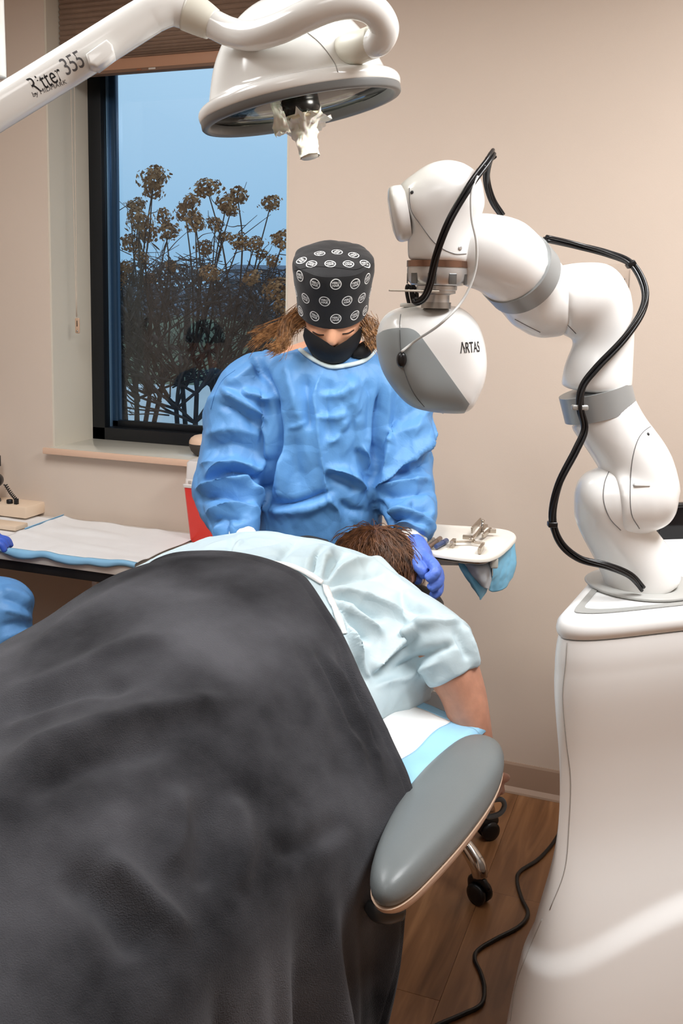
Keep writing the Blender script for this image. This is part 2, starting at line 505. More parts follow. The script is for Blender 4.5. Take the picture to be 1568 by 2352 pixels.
# floor: subfloor slab with vinyl planks laid along the room
def wood_mat():
    m = bpy.data.materials.new('wood_plank'); m.use_nodes = True
    n = m.node_tree; L = n.links; b = n.nodes['Principled BSDF']
    tc = n.nodes.new('ShaderNodeTexCoord'); oi = n.nodes.new('ShaderNodeObjectInfo')
    mp = n.nodes.new('ShaderNodeMapping'); mp.inputs['Scale'].default_value = (16.0, 1.6, 1.0)
    add = n.nodes.new('ShaderNodeVectorMath'); add.operation = 'ADD'
    sc = n.nodes.new('ShaderNodeVectorMath'); sc.operation = 'SCALE'; sc.inputs[3].default_value = 9.0
    cmb = n.nodes.new('ShaderNodeCombineXYZ')
    L.new(oi.outputs['Random'], cmb.inputs[0]); L.new(oi.outputs['Random'], cmb.inputs[1])
    L.new(cmb.outputs[0], sc.inputs[0]); L.new(tc.outputs['Object'], mp.inputs[0])
    L.new(mp.outputs[0], add.inputs[0]); L.new(sc.outputs[0], add.inputs[1])
    nz = n.nodes.new('ShaderNodeTexNoise'); nz.inputs['Scale'].default_value = 1.4; nz.inputs['Detail'].default_value = 8
    nz.inputs['Distortion'].default_value = 0.9
    L.new(add.outputs[0], nz.inputs['Vector'])
    rp = n.nodes.new('ShaderNodeValToRGB')
    e = rp.color_ramp.elements
    e[0].position = 0.30; e[0].color = srgb(112, 76, 48)
    e[1].position = 0.72; e[1].color = srgb(172, 126, 86)
    k = e.new(0.5); k.color = srgb(140, 98, 64)
    L.new(nz.outputs['Fac'], rp.inputs[0]); L.new(rp.outputs[0], b.inputs['Base Color'])
    b.inputs['Roughness'].default_value = 0.38
    bp = n.nodes.new('ShaderNodeBump'); bp.inputs['Strength'].default_value = 0.12; bp.inputs['Distance'].default_value = 0.002
    L.new(nz.outputs['Fac'], bp.inputs['Height']); L.new(bp.outputs[0], b.inputs['Normal'])
    return m
M_WOOD = wood_mat()
M_SUB = mat('subfloor', (48, 34, 24), rough=0.8)
floor = struct(box('floor', ((X0+X1)/2, (Y0+WALL_Y)/2, -0.055), (X1-X0, WALL_Y-Y0, 0.10), M_SUB, bevel=0))
PLW, PLL = 0.18, 1.22
plank_me = None
i = 0
x = X0 + PLW/2
while x < X1 - 0.02:
    y = Y0 + PLL*((i*0.37) % 1.0) - PLL/2
    while y < WALL_Y:
        y0, y1 = max(y, Y0), min(y+PLL, WALL_Y)
        if y1 - y0 > 0.02:
            full = abs(y1-y0-PLL) < 1e-6
            if full and plank_me is not None:
                o = bpy.data.objects.new('plank', plank_me); col.objects.link(o); o.parent = floor
                o.location = Vector((x, (y0+y1)/2, -0.0045)) - floor.location
            else:
                V, F = boxv((0,0,0), (PLW-0.0006, y1-y0-0.0006, 0.009), None, 0.0005, 1)
                me = bpy.data.meshes.new('plank'); me.from_pydata(V.tolist(), [], F); me.materials.append(M_WOOD)
                o = bpy.data.objects.new('plank', me); col.objects.link(o); o.parent = floor
                o.location = Vector((x, (y0+y1)/2, -0.0045)) - floor.location
                if full: plank_me = me
        y += PLL
    x += PLW; i += 1

# back wall with a real opening: pier, lintel, apron, right field in one mesh
def wall_with_hole(name, x0, x1, y0, y1, z0, z1, hx0, hx1, hz0, hz1, m):
    V = []; F = []
    for y in (y0, y1):
        for (x, z) in ((x0,z0),(x1,z0),(x1,z1),(x0,z1),(hx0,hz0),(hx1,hz0),(hx1,hz1),(hx0,hz1)): V.append((x,y,z))
    for a, fl in ((0, 0), (8, 1)):
        for q in ((0,1,5,4),(1,2,6,5),(2,3,7,6),(3,0,4,7)):
            q = tuple(v+a for v in q); F.append(q if not fl else q[::-1])
    for k in range(4):
        a, b = k, (k+1)%4
        F.append((b, a, a+8, b+8)); F.append((a+4, b+4, b+12, a+12))
    return obj(name, V, F, m, smooth=False)
wall_back = struct(wall_with_hole('wall_back', X0-0.2, X1+0.2, WALL_Y, WALL_Y+0.34, 0, CEIL, WL, WR, WB, WT, M_WALL))
wall_left = struct(box('wall_left', (X0-0.1, (Y0+WALL_Y)/2, CEIL/2), (0.2, WALL_Y-Y0, CEIL), M_WALL, bevel=0))
wall_right = struct(box('wall_right', (X1+0.1, (Y0+WALL_Y)/2, CEIL/2), (0.2, WALL_Y-Y0, CEIL), M_WALL, bevel=0))
wall_front = struct(box('wall_front', ((X0+X1)/2, Y0-0.1, CEIL/2), (X1-X0+0.4, 0.2, CEIL), M_WALL, bevel=0))
ceiling = struct(box('ceiling', ((X0+X1)/2, (Y0+WALL_Y)/2+0.1, CEIL+0.05), (X1-X0+0.4, WALL_Y-Y0+0.6, 0.1), M_CEIL, bevel=0))
# plaster lining of the window reveal (paler than the wall)
rl = struct(obj('trim_1', *(lambda b: (b.V, b.F))(
    MB().add(*boxv((WL+0.004, WALL_Y+REV/2+0.002, (WB+WT)/2), (0.008, REV, WT-WB)))), M_REVEAL, smooth=False))
struct(box('trim_2', (WR-0.004, WALL_Y+REV/2+0.002, (WB+WT)/2), (0.008, REV, WT-WB), M_REVEAL, bevel=0))
# baseboard with its small cove foot
prof = [(0,0),(-0.020,0),(-0.018,0.006),(-0.0065,0.018),(-0.0055,0.092),(-0.003,0.10),(0,0.10)]
def baseboard(name, x0, x1):
    V = [(x, WALL_Y+d-0.0005, h+0.0005) for x in (x0, x1) for d, h in prof]; n = len(prof)
    F = [(k, (k+1)%n, n+(k+1)%n, n+k) for k in range(n)] + [tuple(range(n))[::-1], tuple(n+k for k in range(n))]
    return struct(obj(name, V, F, M_BASEB, smooth=False))
baseboard('baseboard_back', X0, X1)

# sill board
M_SILL = mat('sill_laminate', (210, 204, 190), rough=0.16, var=0.02, vscale=4)
M_SILLEDGE = mat('sill_edge', (226, 190, 164), rough=0.4)
sill = struct(box('trim_3', ((WL+WR)/2, WALL_Y+REV/2-0.012, WB-0.0095), (WR-WL+0.02, REV+0.03, 0.021), M_SILL, bevel=0.003))
box('sill_nosing', ((WL+WR)/2-0.006, WALL_Y-0.031, WB-0.0105), (WR-WL+0.03, 0.010, 0.024), M_SILLEDGE, sill, bevel=0.003)

# window: black frame, glazing bead, pane
win = struct(thing('window_1', ((WL+WR)/2, WALL_Y+REV, WB), None, None))
FY = WALL_Y + REV + 0.03
fw = 0.062
box('frame_stile', (WL+fw/2+0.004, FY, (WB+WT)/2), (fw, 0.07, WT-WB), M_FRAME, win, bevel=0.002)
box('frame_stile', (WR-fw/2-0.004, FY, (WB+WT)/2), (fw, 0.07, WT-WB), M_FRAME, win, bevel=0.002)
box('frame_rail', ((WL+WR)/2, FY, WB+fw/2-0.012), (WR-WL-0.01, 0.07, fw), M_FRAME, win, bevel=0.002)
box('frame_rail', ((WL+WR)/2, FY, WT-fw/2), (WR-WL-0.01, 0.07, fw), M_FRAME, win, bevel=0.002)
M_BEAD = mat('glazing_bead', (46, 72, 98), rough=0.25, metal=0.4)
M_BEAD2 = mat('spacer_bead', (120, 158, 190), rough=0.3, metal=0.6)
bz0 = WB+fw-0.012
box('glazing_bead', (WL+fw+0.018, FY+0.025, (bz0+WT-fw)/2), (0.036, 0.03, WT-fw-bz0), M_BEAD, win, bevel=0.002)
box('spacer_strip', (WL+fw+0.008, FY-0.0105+0.018, (bz0+WT-fw)/2), (0.006, 0.02, WT-fw-bz0), M_BEAD2, win, bevel=0.001)
box('glazing_bead', (WR-fw-0.018, FY+0.025, (bz0+WT-fw)/2), (0.036, 0.03, WT-fw-bz0), M_BEAD, win, bevel=0.002)
box('glazing_bead', ((WL+WR)/2, FY+0.025, bz0+0.012), (WR-WL-2*fw, 0.03, 0.026), M_FRAME, win, bevel=0.002)
def glass_mat():
    m = bpy.data.materials.new('window_glass'); m.use_nodes = True
    n = m.node_tree; n.nodes.clear(); L = n.links
    o = n.nodes.new('ShaderNodeOutputMaterial'); mx = n.nodes.new('ShaderNodeMixShader')
    t = n.nodes.new('ShaderNodeBsdfTransparent'); g = n.nodes.new('ShaderNodeBsdfGlossy'); f = n.nodes.new('ShaderNodeFresnel')
    t.inputs[0].default_value = (0.93, 0.96, 0.98, 1); g.inputs['Roughness'].default_value = 0.01
    f.inputs[0].default_value = 1.5
    L.new(f.outputs[0], mx.inputs[0]); L.new(t.outputs[0], mx.inputs[1]); L.new(g.outputs[0], mx.inputs[2]); L.new(mx.outputs[0], o.inputs[0])
    return m
M_GLASS = glass_mat()
box('pane', ((WL+WR)/2, FY+0.035, (bz0+WT-fw)/2), (WR-WL-2*fw+0.02, 0.006, WT-fw-bz0+0.02), M_GLASS, win, bevel=0)

# pleated shade in the reveal: every pleat is a part
BLY = WALL_Y + 0.10
shade = thing('window_shade', ((WL+WR)/2, BLY, 2.30), 'brown pleated shade pulled up at the top of the window', 'window shade')
bl0, bl1 = WL+0.012, WR-0.012
zb = PW(190, 177, BLY)[2]
box('bottom_rail', ((bl0+bl1)/2, BLY, zb+0.030), (bl1-bl0, 0.044, 0.040), M_BLINDRAIL, shade, bevel=0.004)
box('rail_lip', ((bl0+bl1)/2, BLY-0.004, zb+0.006), (bl1-bl0, 0.036, 0.012), mat('rail_lip', (120, 92, 74), rough=0.5), shade, bevel=0.002)
for k, px in enumerate((320, 350, 500)):
    c = PW(px, 164, BLY-0.02); c[2] = zb+0.006
    box('rail_label', c, (0.028 if k == 1 else 0.018, 0.008, 0.006), mat('rail_label', (196, 186, 176), rough=0.5) if k == 1 else mat('rail_label_brown', (140, 84, 54), rough=0.5), shade, bevel=0.0005)
z = zb + 0.050
k = 0
while z < WT - 0.004:
    ph = 0.006 + 0.0015*min(k, 8)
    pr = [(-0.022, 0), (-0.030, ph*0.5), (-0.022, ph), (0.022, ph), (0.030, ph*0.5), (0.022, 0)]
    V = [(x, BLY+d, z+h) for x in (bl0, bl1) for d, h in pr]
    F = [(q, (q+1)%6, 6+(q+1)%6, 6+q) for q in range(6)] + [tuple(range(6))[::-1], tuple(range(6, 12))]
    obj('pleat', V, F, M_BLIND, shade, smooth=False)
    z += ph + 0.0006; k += 1
# lift cord with tassel
cd = thing('blind_cord', PW(178, 760, WALL_Y+0.075), 'thin looped blind cord with tan tassel hanging beside the black window frame', 'cord')
ctop = PW(165, 120, WALL_Y+0.075); ctop[2] = zb+0.10
for dx in (-0.005, 0.006):
    e = PW(176, 728, WALL_Y+0.075)
    V, F = tube([ctop+[dx*1.6,0,0], (ctop+e)/2+[dx,0,0], e+[dx*0.3,0,0]], 0.0013, 14, 8); obj('cord_strand', V, F, M_CORD, cd)
c = PW(178, 748, WALL_Y+0.075)
V, F = boxv(c, (0.019, 0.008, 0.058), None, 0.0038, 3); obj('tassel', V, F, M_TASSEL, cd)
V, F = lathe([(0.0, 0), (0.0035, 0), (0.0035, 0.003), (0, 0.003)], c+[0.002, -0.004, -0.020], (0,-1,0), 12); obj('tassel_screw', V, F, mat('steel_small', (190,190,186), 0.25, 1.0), cd)
V, F = boxv(c+[0.001,-0.0045,0.008], (0.004, 0.0015, 0.022), None, 0.0006, 1); obj('tassel_slot', V, F, mat('slot_dark', (70,56,46), 0.7), cd)

# ceiling light fixtures (out of frame, they light the room)
for (lx, ly, sx, sy), where in zip(PANELS, ('above the window side of the chair', 'above the robot cart', 'behind the camera')):
    t = thing('ceiling_light', (lx, ly, CEIL-0.03), 'rectangular white ceiling light panel '+where, 'ceiling light', 'ceiling light panels')
    for dx, dy, w_, h_ in ((0, sy/2+0.015, sx+0.06, 0.03), (0, -sy/2-0.015, sx+0.06, 0.03), (sx/2+0.015, 0, 0.03, sy), (-sx/2-0.015, 0, 0.03, sy)):
        box('light_frame', (lx+dx, ly+dy, CEIL-0.013), (w_, h_, 0.026), mat('fixture_white', (235,235,232), 0.5), t, bevel=0.002)
    box('diffuser', (lx, ly, CEIL-0.012), (sx, sy, 0.012), mat('diffuser', (250,248,240), 0.6, emit=((1,0.96,0.9,1), 2.0)), t, bevel=0)

# ------------------------------------------------------------------ outdoors
M_LAWN = mat('lawn', (84, 92, 66), rough=0.95, var=0.25, vscale=0.8)
M_PATH = mat('pale_pavement', (190, 194, 196), rough=0.9, var=0.1, vscale=0.6)
GZ = -0.05
def ground(name, z0, z1, m, dz=0.0):
    c = [W(-1.4*z0-2, z0, GZ+dz), W(0.6*z0+2, z0, GZ+dz), W(0.6*z1+2, z1, GZ+dz), W(-1.4*z1-2, z1, GZ+dz)]
    lo = [v-np.array([0,0,0.1]) for v in c]
    return struct(obj(name, c+lo, [(0,1,2,3),(7,6,5,4),(0,4,5,1),(1,5,6,2),(2,6,7,3),(3,7,4,0)], m, smooth=False))
pav = ground('ground_pavement', 5.0, 17.5, M_PATH)
lawn = ground('ground_lawn', 17.5, 75, M_LAWN)
gr0 = ground('ground_bed', 3.95, 5.0, mat('mulch', (70,58,50), 0.95, var=0.3, vscale=10))
# ================================================================== surface helpers for prints and seams
def bvh_of(V, F): return BVHTree.FromPolygons([tuple(v) for v in V], [tuple(f) for f in F])
def cast(bvh, px, py):
    d = Vector(ray(px, py)).normalized()
    h = bvh.ray_cast(Vector(CAM_O), d)
    return h[0], h[1]
def seam(name, bvh, pix, r, m, parent, n=30, lift=0.0002):
    pts = []
    for q in cr(A(pix), n) if len(pix) > 2 else cr(A(pix), 10):
        p, nn = cast(bvh, q[0], q[1])
        if p is not None:
            if nn.dot(Vector(ray(q[0], q[1]))) > 0: nn = -nn
            pts.append(np.array(p) + np.array(nn)*lift)
    if len(pts) < 3: return None
    V, F = tube(pts, r, len(pts), 6, smooth_path=False)
    return obj(name, V, F, m, parent)
def decal_local(bvh, px, py, V2, lift=0.0006, ang=0.0, up=(0,0,1)):
    """Lay flat print V2 (metres) on the surface where the pixel's ray lands."""
    p, n = cast(bvh, px, py)
    if p is None: return None
    d = Vector(ray(px, py))
    if n.dot(d) > 0: n = -n
    n = np.array(n); u = A(up) - n*(A(up)@n); u /= np.linalg.norm(u)
    r = np.cross(u, n); c, s = math.cos(ang), math.sin(ang)
    e1, e2 = r*c+u*s, u*c-r*s
    out = []
    for a, b in V2:
        q = np.array(p) + e1*a + e2*b
        h = bvh.ray_cast(Vector(q + n*0.03), Vector(-n), 0.08)
        if h[0] is None: out.append(q + n*lift)
        else:
            nn = np.array(h[1]); nn = nn if nn@n > 0 else -nn
            out.append(np.array(h[0]) + nn*lift)
    return out
def ring_geo(r0, r1, n=28):
    V = []; F = []
    for k in range(n):
        a = 2*math.pi*k/n
        V += [(r0*math.cos(a), r0*math.sin(a)), (r1*math.cos(a), r1*math.sin(a))]
    for k in range(n):
        a, b = 2*k, 2*((k+1)%n)
        F.append((a, a+1, b+1, b))
    return A(V), F
def PX(pts, z):
    """Pixel list with depth (scalar or per point) to world points."""
    return [P(p[0], p[1], (p[2] if len(p) > 2 else z)) for p in pts]

# ================================================================== EXAM LAMP
M_LAMP = mat('lamp_enamel', (234, 234, 230), rough=0.16, spec=0.5, coat=0.3, var=0.01, vscale=3)
M_LAMPGREY = mat('lamp_gasket', (112, 113, 112), rough=0.35)
M_JOINT = mat('lamp_joint_plastic', (226, 224, 210), rough=0.4)
M_PRINT = mat('black_print', (28, 28, 30), rough=0.6)
M_PRINT2 = mat('grey_print', (96, 96, 98), rough=0.6)
lamp_z = 1.70
lc = P(690, 243, lamp_z)
e1 = P(918, 196, lamp_z) - P(458, 291, lamp_z); LR = np.linalg.norm(e1)/2; e1 /= np.linalg.norm(e1)
e2 = FWD + np.array([0,0,0.03]); e2 -= e1*(e2@e1); e2 /= np.linalg.norm(e2)
ln = np.cross(e1, e2); ln = ln if ln[2] > 0 else -ln
base_pt = W(*(lambda q: (float(q@RGT), float(q@FWD)))(P(-12, 300, 1.55)), CEIL)
lamp = thing('exam_lamp', base_pt, 'white dome exam lamp on a curved tubular ceiling arm, over the patient', 'lamp')
LP = lambda pr: lathe(pr, lc, ln, 72, caps=False)
prof = [(0.968,-0.002),(0.992,0.001),(1.0,0.008),(0.992,0.015),(0.96,0.021),(0.91,0.024),(0.878,0.029),(0.858,0.038),(0.825,0.055),(0.765,0.082),(0.68,0.108),(0.575,0.132),(0.45,0.153),(0.31,0.168),(0.16,0.177),(0.0,0.180)]
dome_p = cr(A(prof), 60)
V, F = lathe([(max(a,0)*LR, b) for a, b in dome_p], lc, ln, 72, caps=False)
dome_bvh = bvh_of(V, F)
dome = obj('lamp_dome', V, F, M_LAMP, lamp)
V, F = lathe([(LR*a, b) for a, b in ((0.990,0.0),(0.990,-0.010),(0.975,-0.013),(0.93,-0.013),(0.905,-0.008),(0.897,0.004),(0.9,0.02))], lc, ln, 72, caps=False)
obj('rim_gasket', V, F, M_LAMPGREY, lamp)
V, F = lathe([(LR*a, b) for a, b in ((0.90,0.012),(0.82,0.05),(0.66,0.09),(0.45,0.118),(0.2,0.13),(0.0,0.132))], lc, ln, 64, caps=False)
obj('reflector', V, F, mat('reflector', (222, 220, 206), rough=0.4, metal=0.25, bump=0.35, bscale=60), lamp)
def lens_mat():
    m = bpy.data.materials.new('lamp_lens'); m.use_nodes = True
    n = m.node_tree; n.nodes.clear(); L = n.links
    o = n.nodes.new('ShaderNodeOutputMaterial'); mx = n.nodes.new('ShaderNodeMixShader')
    t = n.nodes.new('ShaderNodeBsdfTransparent'); g = n.nodes.new('ShaderNodeBsdfGlossy'); f = n.nodes.new('ShaderNodeFresnel')
    t.inputs[0].default_value = (0.97, 0.98, 0.95, 1); g.inputs['Roughness'].default_value = 0.05; f.inputs[0].default_value = 1.18
    L.new(f.outputs[0], mx.inputs[0]); L.new(t.outputs[0], mx.inputs[1]); L.new(g.outputs[0], mx.inputs[2]); L.new(mx.outputs[0], o.inputs[0])
    return m
M_LENS = lens_mat()
V, F = lathe([(0.0,0.0),(LR*0.5,0.001),(LR*0.895,0.004),(LR*0.895,0.008),(LR*0.5,0.005),(0,0.004)], lc, ln, 64, caps=False)
obj('lens', V, F, M_LENS, lamp)
# hub hanging below the lens: dark ring, ivory collar, handle, crumpled plastic sleeve
M_IVORY = mat('ivory_plastic', (226, 216, 190), rough=0.4)
hub = lc + e1*(-0.002)
V, F = lathe([(0.0,0.014),(0.033,0.014),(0.035,0.004),(0.035,-0.016),(0.033,-0.017),(0,-0.017)], hub, ln, 40); obj('hub_ring', V, F, mat('hub_black', (20, 20, 20), rough=0.25), lamp)
V, F = lathe([(0.0,-0.017),(0.036,-0.017),(0.038,-0.021),(0.035,-0.024),(0.0,-0.024)], hub, ln, 40); obj('hub_collar', V, F, M_IVORY, lamp)
V, F = lathe([(0.0,0.04),(0.034,0.04),(0.036,0.015),(0.0,0.014)], hub, ln, 40); obj('bulb_shroud', V, F, mat('shroud_copper', (190, 160, 130), rough=0.25, metal=0.8), lamp)
hs = hub - ln*0.022; he = P(712, 362, lamp_z-0.01)
M_SLEEVE = mat('sterile_sleeve', (246, 247, 242), rough=0.35, sss=0.2)
V, F = tube([hs, hs*0.5+he*0.5, he], [0.021, 0.016, 0.0145], 14, 24); obj('handle', V, F, mat('handle_plastic', (236, 236, 226), rough=0.35), lamp)
def crumple(axis_a, axis_b, r0, r1, n=26, seg=60, amp=0.005, seed=1.0, flare=None):
    a, b = A(axis_a), A(axis_b); x, y, z = basis(b-a)
    V = []
    for i in range(n):
        t = i/(n-1); c = a+(b-a)*t; r = r0+(r1-r0)*t
        if flare: r += flare*max(0, 1-t*3.2)**2
        for j in range(seg):
            th = 2*math.pi*j/seg
            k = mnoise.noise(Vector((math.cos(th)*2.1+seed, math.sin(th)*2.1, t*4+seed)))
            k2 = mnoise.noise(Vector((math.cos(th)*5+seed, math.sin(th)*5, t*9)))
            rr = r + amp*(1.6*k + 0.9*abs(k2)) * (0.5+1.6*max(0, 1-t*2.0))
            V.append(c + x*rr*math.cos(th) + y*rr*math.sin(th) - (z*0.016*k2*max(0, 1-t*3)))
    return V, [(i*seg+j, i*seg+(j+1)%seg, (i+1)*seg+(j+1)%seg, (i+1)*seg+j) for i in range(n-1) for j in range(seg)]
V, F = crumple(hs-ln*0.004, he-(he-hs)*0.02, 0.020, 0.0165, amp=0.0045, flare=0.024); F = list(F)
obj('sterile_sleeve', V, F, M_SLEEVE, lamp)
pl = [P(622,246,lamp_z-.03), P(640,300,lamp_z-.04), P(668,268,lamp_z-.05), P(655,316,lamp_z-.05), P(690,300,lamp_z-.05), P(682,272,lamp_z-.05), P(650,240,lamp_z-.03)]
net = [[P(620+t*26, 243+t*3, lamp_z-.02), P(628+t*30, 270+8*t, lamp_z-.045), P(628+t*40, 300+6*(t*7%2), lamp_z-.035), P(634+t*26, 316-14*abs(math.sin(t*5)), lamp_z-.05)] for t in np.linspace(0,1,5)]
G = grid_surf(net, 24, 24); V = G.reshape(-1,3); F = grid_faces(24,24)
V = wrinkle(V, F, 0.010, 60, seed=3); V, F = shell(V, F, 0.0006); obj('sleeve_flap', V, F, M_SLEEVE, lamp)
# joint barrel on the dome
jb = [P(790, 124, 1.60), P(812, 112, 1.575), P(836, 104, 1.555), P(858, 96, 1.545)]
V, F = tube(jb, [0.0275, 0.0265, 0.0245, 0.0245], 14, 28); obj('joint_barrel', V, F, M_JOINT, lamp)
V, F = tube([P(752,140,1.66), P(775,130,1.62), P(800,119,1.592)], [0.046, 0.040, 0.029], 12, 32); obj('joint_boss', V, F, M_LAMP, dome)
# arms
arm1 = PX([(-170,352,1.50),(0,248,1.53),(170,143,1.56),(318,50,1.585),(360,27,1.59),(395,18,1.595),(432,28,1.60)], 0)
V1, F1 = tube(arm1, [0.0305,0.0305,0.0305,0.030,0.029,0.028,0.027], 80, 32); lower_arm = obj('lower_arm', V1, F1, M_LAMP, lamp)
arm_bvh = bvh_of(V1, F1)
V, F = tube(PX([(428,26,1.60),(450,35,1.60),(470,46,1.60),(488,56,1.60)], 0), [0.0295,0.0295,0.0275,0.0245], 12, 32); obj('arm_collar', V, F, M_JOINT, lamp)
V, F = tube(PX([(486,54,1.60),(530,74,1.58),(580,82,1.55),(640,66,1.52),(700,38,1.50),(760,14,1.49),(815,8,1.49),(860,26,1.50),(882,62,1.515),(872,92,1.53),(848,101,1.55)], 0), 0.0225, 90, 28); obj('curved_arm', V, F, M_LAMP, lamp)
# bracket on the lower arm
bc = [P(207,157,1.535), P(262,113,1.545)]
ax = (bc[1]-bc[0]); L_ = np.linalg.norm(ax); x_ = ax/L_; y_ = np.cross(-FWD, x_); y_ -= x_*(y_@x_); y_/=np.linalg.norm(y_); z_ = np.cross(x_, y_)
o3 = [(0,0.003),(0.008,-0.008),(L_*0.86,-0.009),(L_,0.004),(L_*0.97,0.016),(L_*0.15,0.018)]
pts = [bc[0]+x_*a+y_*(b-0.002)-z_*0.016 for a, b in o3]
V, F = extrude(pts, z_*0.032, 0.004); obj('arm_bracket', V, F, M_LAMP, lamp)
# ceiling post
pb = P(-14, 218, 1.555); pt = pb.copy(); pt[2] = CEIL
V, F = tube([pb, pb*0.97+pt*0.03], 0.010, 4, 20); obj('post_pin', V, F, mat('post_pin', (214, 196, 186), 0.3, 0.3), lamp)
V, F = tube([pb+[0,0,0.035], pb+[0,0,0.05], pb+[0,0,0.30], pt], [0.0185,0.0195,0.018,0.018], 30, 28); obj('post', V, F, M_LAMP, lamp)
V, F = lathe([(0,0),(0.09,0),(0.095,-0.01),(0.09,-0.03),(0.04,-0.045),(0,-0.045)], pt, (0,0,1), 40); obj('ceiling_rose', V, F, M_LAMP, lamp)
# printing on the lower arm
adir = math.atan2(105, 170)
def arm_text(name, s, px, py, size, m, sx=1.0, spacing=1.0, bold=0.0):
    V2, F2 = text_geo(s, size, spacing, 0.0, bold); V2 = V2*A([sx, 1])
    V3 = decal_local(arm_bvh, px, py, V2, 0.0004, adir)
    if V3: obj(name, V3, F2, m, lower_arm, smooth=False)
arm_text('print_ritter', 'Ritter', 104, 184, 0.036, M_PRINT, 0.62, 1.0, 0.0)
arm_text('print_number', '355', 167, 146, 0.036, M_PRINT2, 0.72, 0.9)
arm_text('print_maker', 'by MIDMARK', 114, 203, 0.0105, M_PRINT2, 0.95)
# the lamp's own light: a disc under the lens, aimed along the lamp's axis
ll = bpy.data.lights.new('exam_lamp_light', 'SPOT'); ll.energy = 28; ll.color = (1.0, 0.97, 0.91)
ll.spot_size = math.radians(52); ll.spot_blend = 0.65; ll.shadow_soft_size = 0.08
lo = bpy.data.objects.new('exam_lamp_light', ll); col.objects.link(lo)
lo.location = Vector(lc - ln*0.012 + e1*0.0)
bl = bpy.data.lights.new('exam_lamp_bulb', 'POINT'); bl.energy = 2.2; bl.color = (1.0, 0.96, 0.88); bl.shadow_soft_size = 0.03
bo = bpy.data.objects.new('exam_lamp_bulb', bl); col.objects.link(bo); bo.location = Vector(lc + e1*0.07 - e2*0.05 + ln*0.018)
aim = P(905, 1225, 2.3)
lo.rotation_euler = (Vector(aim)-lo.location).to_track_quat('-Z', 'Y').to_euler()
seam('dome_seam', dome_bvh, [(694,66),(735,100),(765,140),(776,166)], 0.0008, mat('seam_grey', (150,148,142), 0.5), dome)

# ================================================================== SURGICAL ROBOT
M_RW = mat('robot_white', (238, 238, 236), rough=0.22, spec=0.5, coat=0.15)
M_CART = mat('cart_white', (234, 235, 234), rough=0.33, spec=0.45)
M_BAND = mat('robot_band', (160, 163, 163), rough=0.35, metal=0.3)
M_ALU = mat('brushed_aluminium', (206, 208, 209), rough=0.28, metal=0.75)
M_GREYPANEL = mat('robot_grey_panel', (150, 158, 160), rough=0.38)
M_CABLE = mat('black_cable', (16, 16, 18), rough=0.3)
M_SEAM = mat('seam_dark', (120, 120, 120), rough=0.6)
M_HOLE = mat('screw_hole', (40, 40, 42), rough=0.5)
TOPH = 1.05
rb = PH(1470, 1345, TOPH)
robot = thing('surgical_robot', (rb[0], rb[1], 0.0), 'white jointed robot arm on a tall moulded cart, cables looping along it', 'robot')
def outline(ctrl, it=3):
    p = A(ctrl)
    for _ in range(it):
        q = np.roll(p, -1, axis=0); p = np.stack([0.75*p+0.25*q, 0.25*p+0.75*q], axis=1).reshape(-1, 2)
    return p
def xz(px, py, h): q = PH(px, py, h); return (float(q@RGT), float(q@FWD))
fl_c = xz(1292, 1448, 1.03)     # front left corner of the lid
lidc = [fl_c, (fl_c[0]+0.06, fl_c[1]-0.004), xz(1568, 1428, 1.03), (1.02, 1.80), (1.10, 1.98), (0.98, 2.34), (0.72, 2.36), xz(1378, 1318, 1.03), xz(1300, 1408, 1.03), (fl_c[0]-0.006, fl_c[1]+0.03)]
lid_o = outline(lidc, 4)
_c = np.vstack([lid_o, lid_o[:1]]); _l = np.concatenate([[0], np.cumsum(np.linalg.norm(np.diff(_c, axis=0), axis=1))])
_u = np.linspace(0, _l[-1], 221)[:-1]; lid_o = np.stack([np.interp(_u, _l, _c[:,k]) for k in (0, 1)], 1)
cen = lid_o.mean(0)
def off_outline(o, d):
    p = A(o); t = np.roll(p,-1,0)-np.roll(p,1,0); t /= np.linalg.norm(t,axis=1)[:,None]+1e-9
    n = np.stack([t[:,1], -t[:,0]], 1)
    sgn = 1 if ((n*(p-p.mean(0))).sum(1)).mean() > 0 else -1
    return p + sgn*n*(d if np.isscalar(d) else A(d)[:,None])
def ringW(o, h):
    hh = np.full(len(o), h) if np.isscalar(h) else h
    return [W(a, b, c) for (a, b), c in zip(o, hh)]
# lid with bullnose
rings = []
for d, h in ((-0.02,1.012),(-0.004,1.012),(0.001,1.018),(0.003,1.026),(0.001,1.037),(-0.006,1.046),(-0.014,1.050)):
    rings.append(ringW(off_outline(lid_o, d), h))
lid_in = off_outline(lid_o, -0.014)
def shrink(k): return cen+(lid_in-cen)*k
for k in (0.97, 0.93, 0.88, 0.6, 0.3): rings.append(ringW(shrink(k), 1.0503))
V, F = loft(rings); lid = obj('cart_lid', V, F, M_CART, robot, True, 50)
# grey inlay strip in the lid
ring_a = ringW(shrink(0.945), 1.0512); ring_b = ringW(shrink(0.875), 1.0512)
n_ = len(ring_a)
V = ring_a+ring_b; F = [(k, (k+1)%n_, n_+(k+1)%n_, n_+k) for k in range(n_)]
V, F = shell(V, F, -0.0015); obj('lid_inlay', V, F, mat('inlay_grey', (160, 161, 158), 0.4), lid, False)
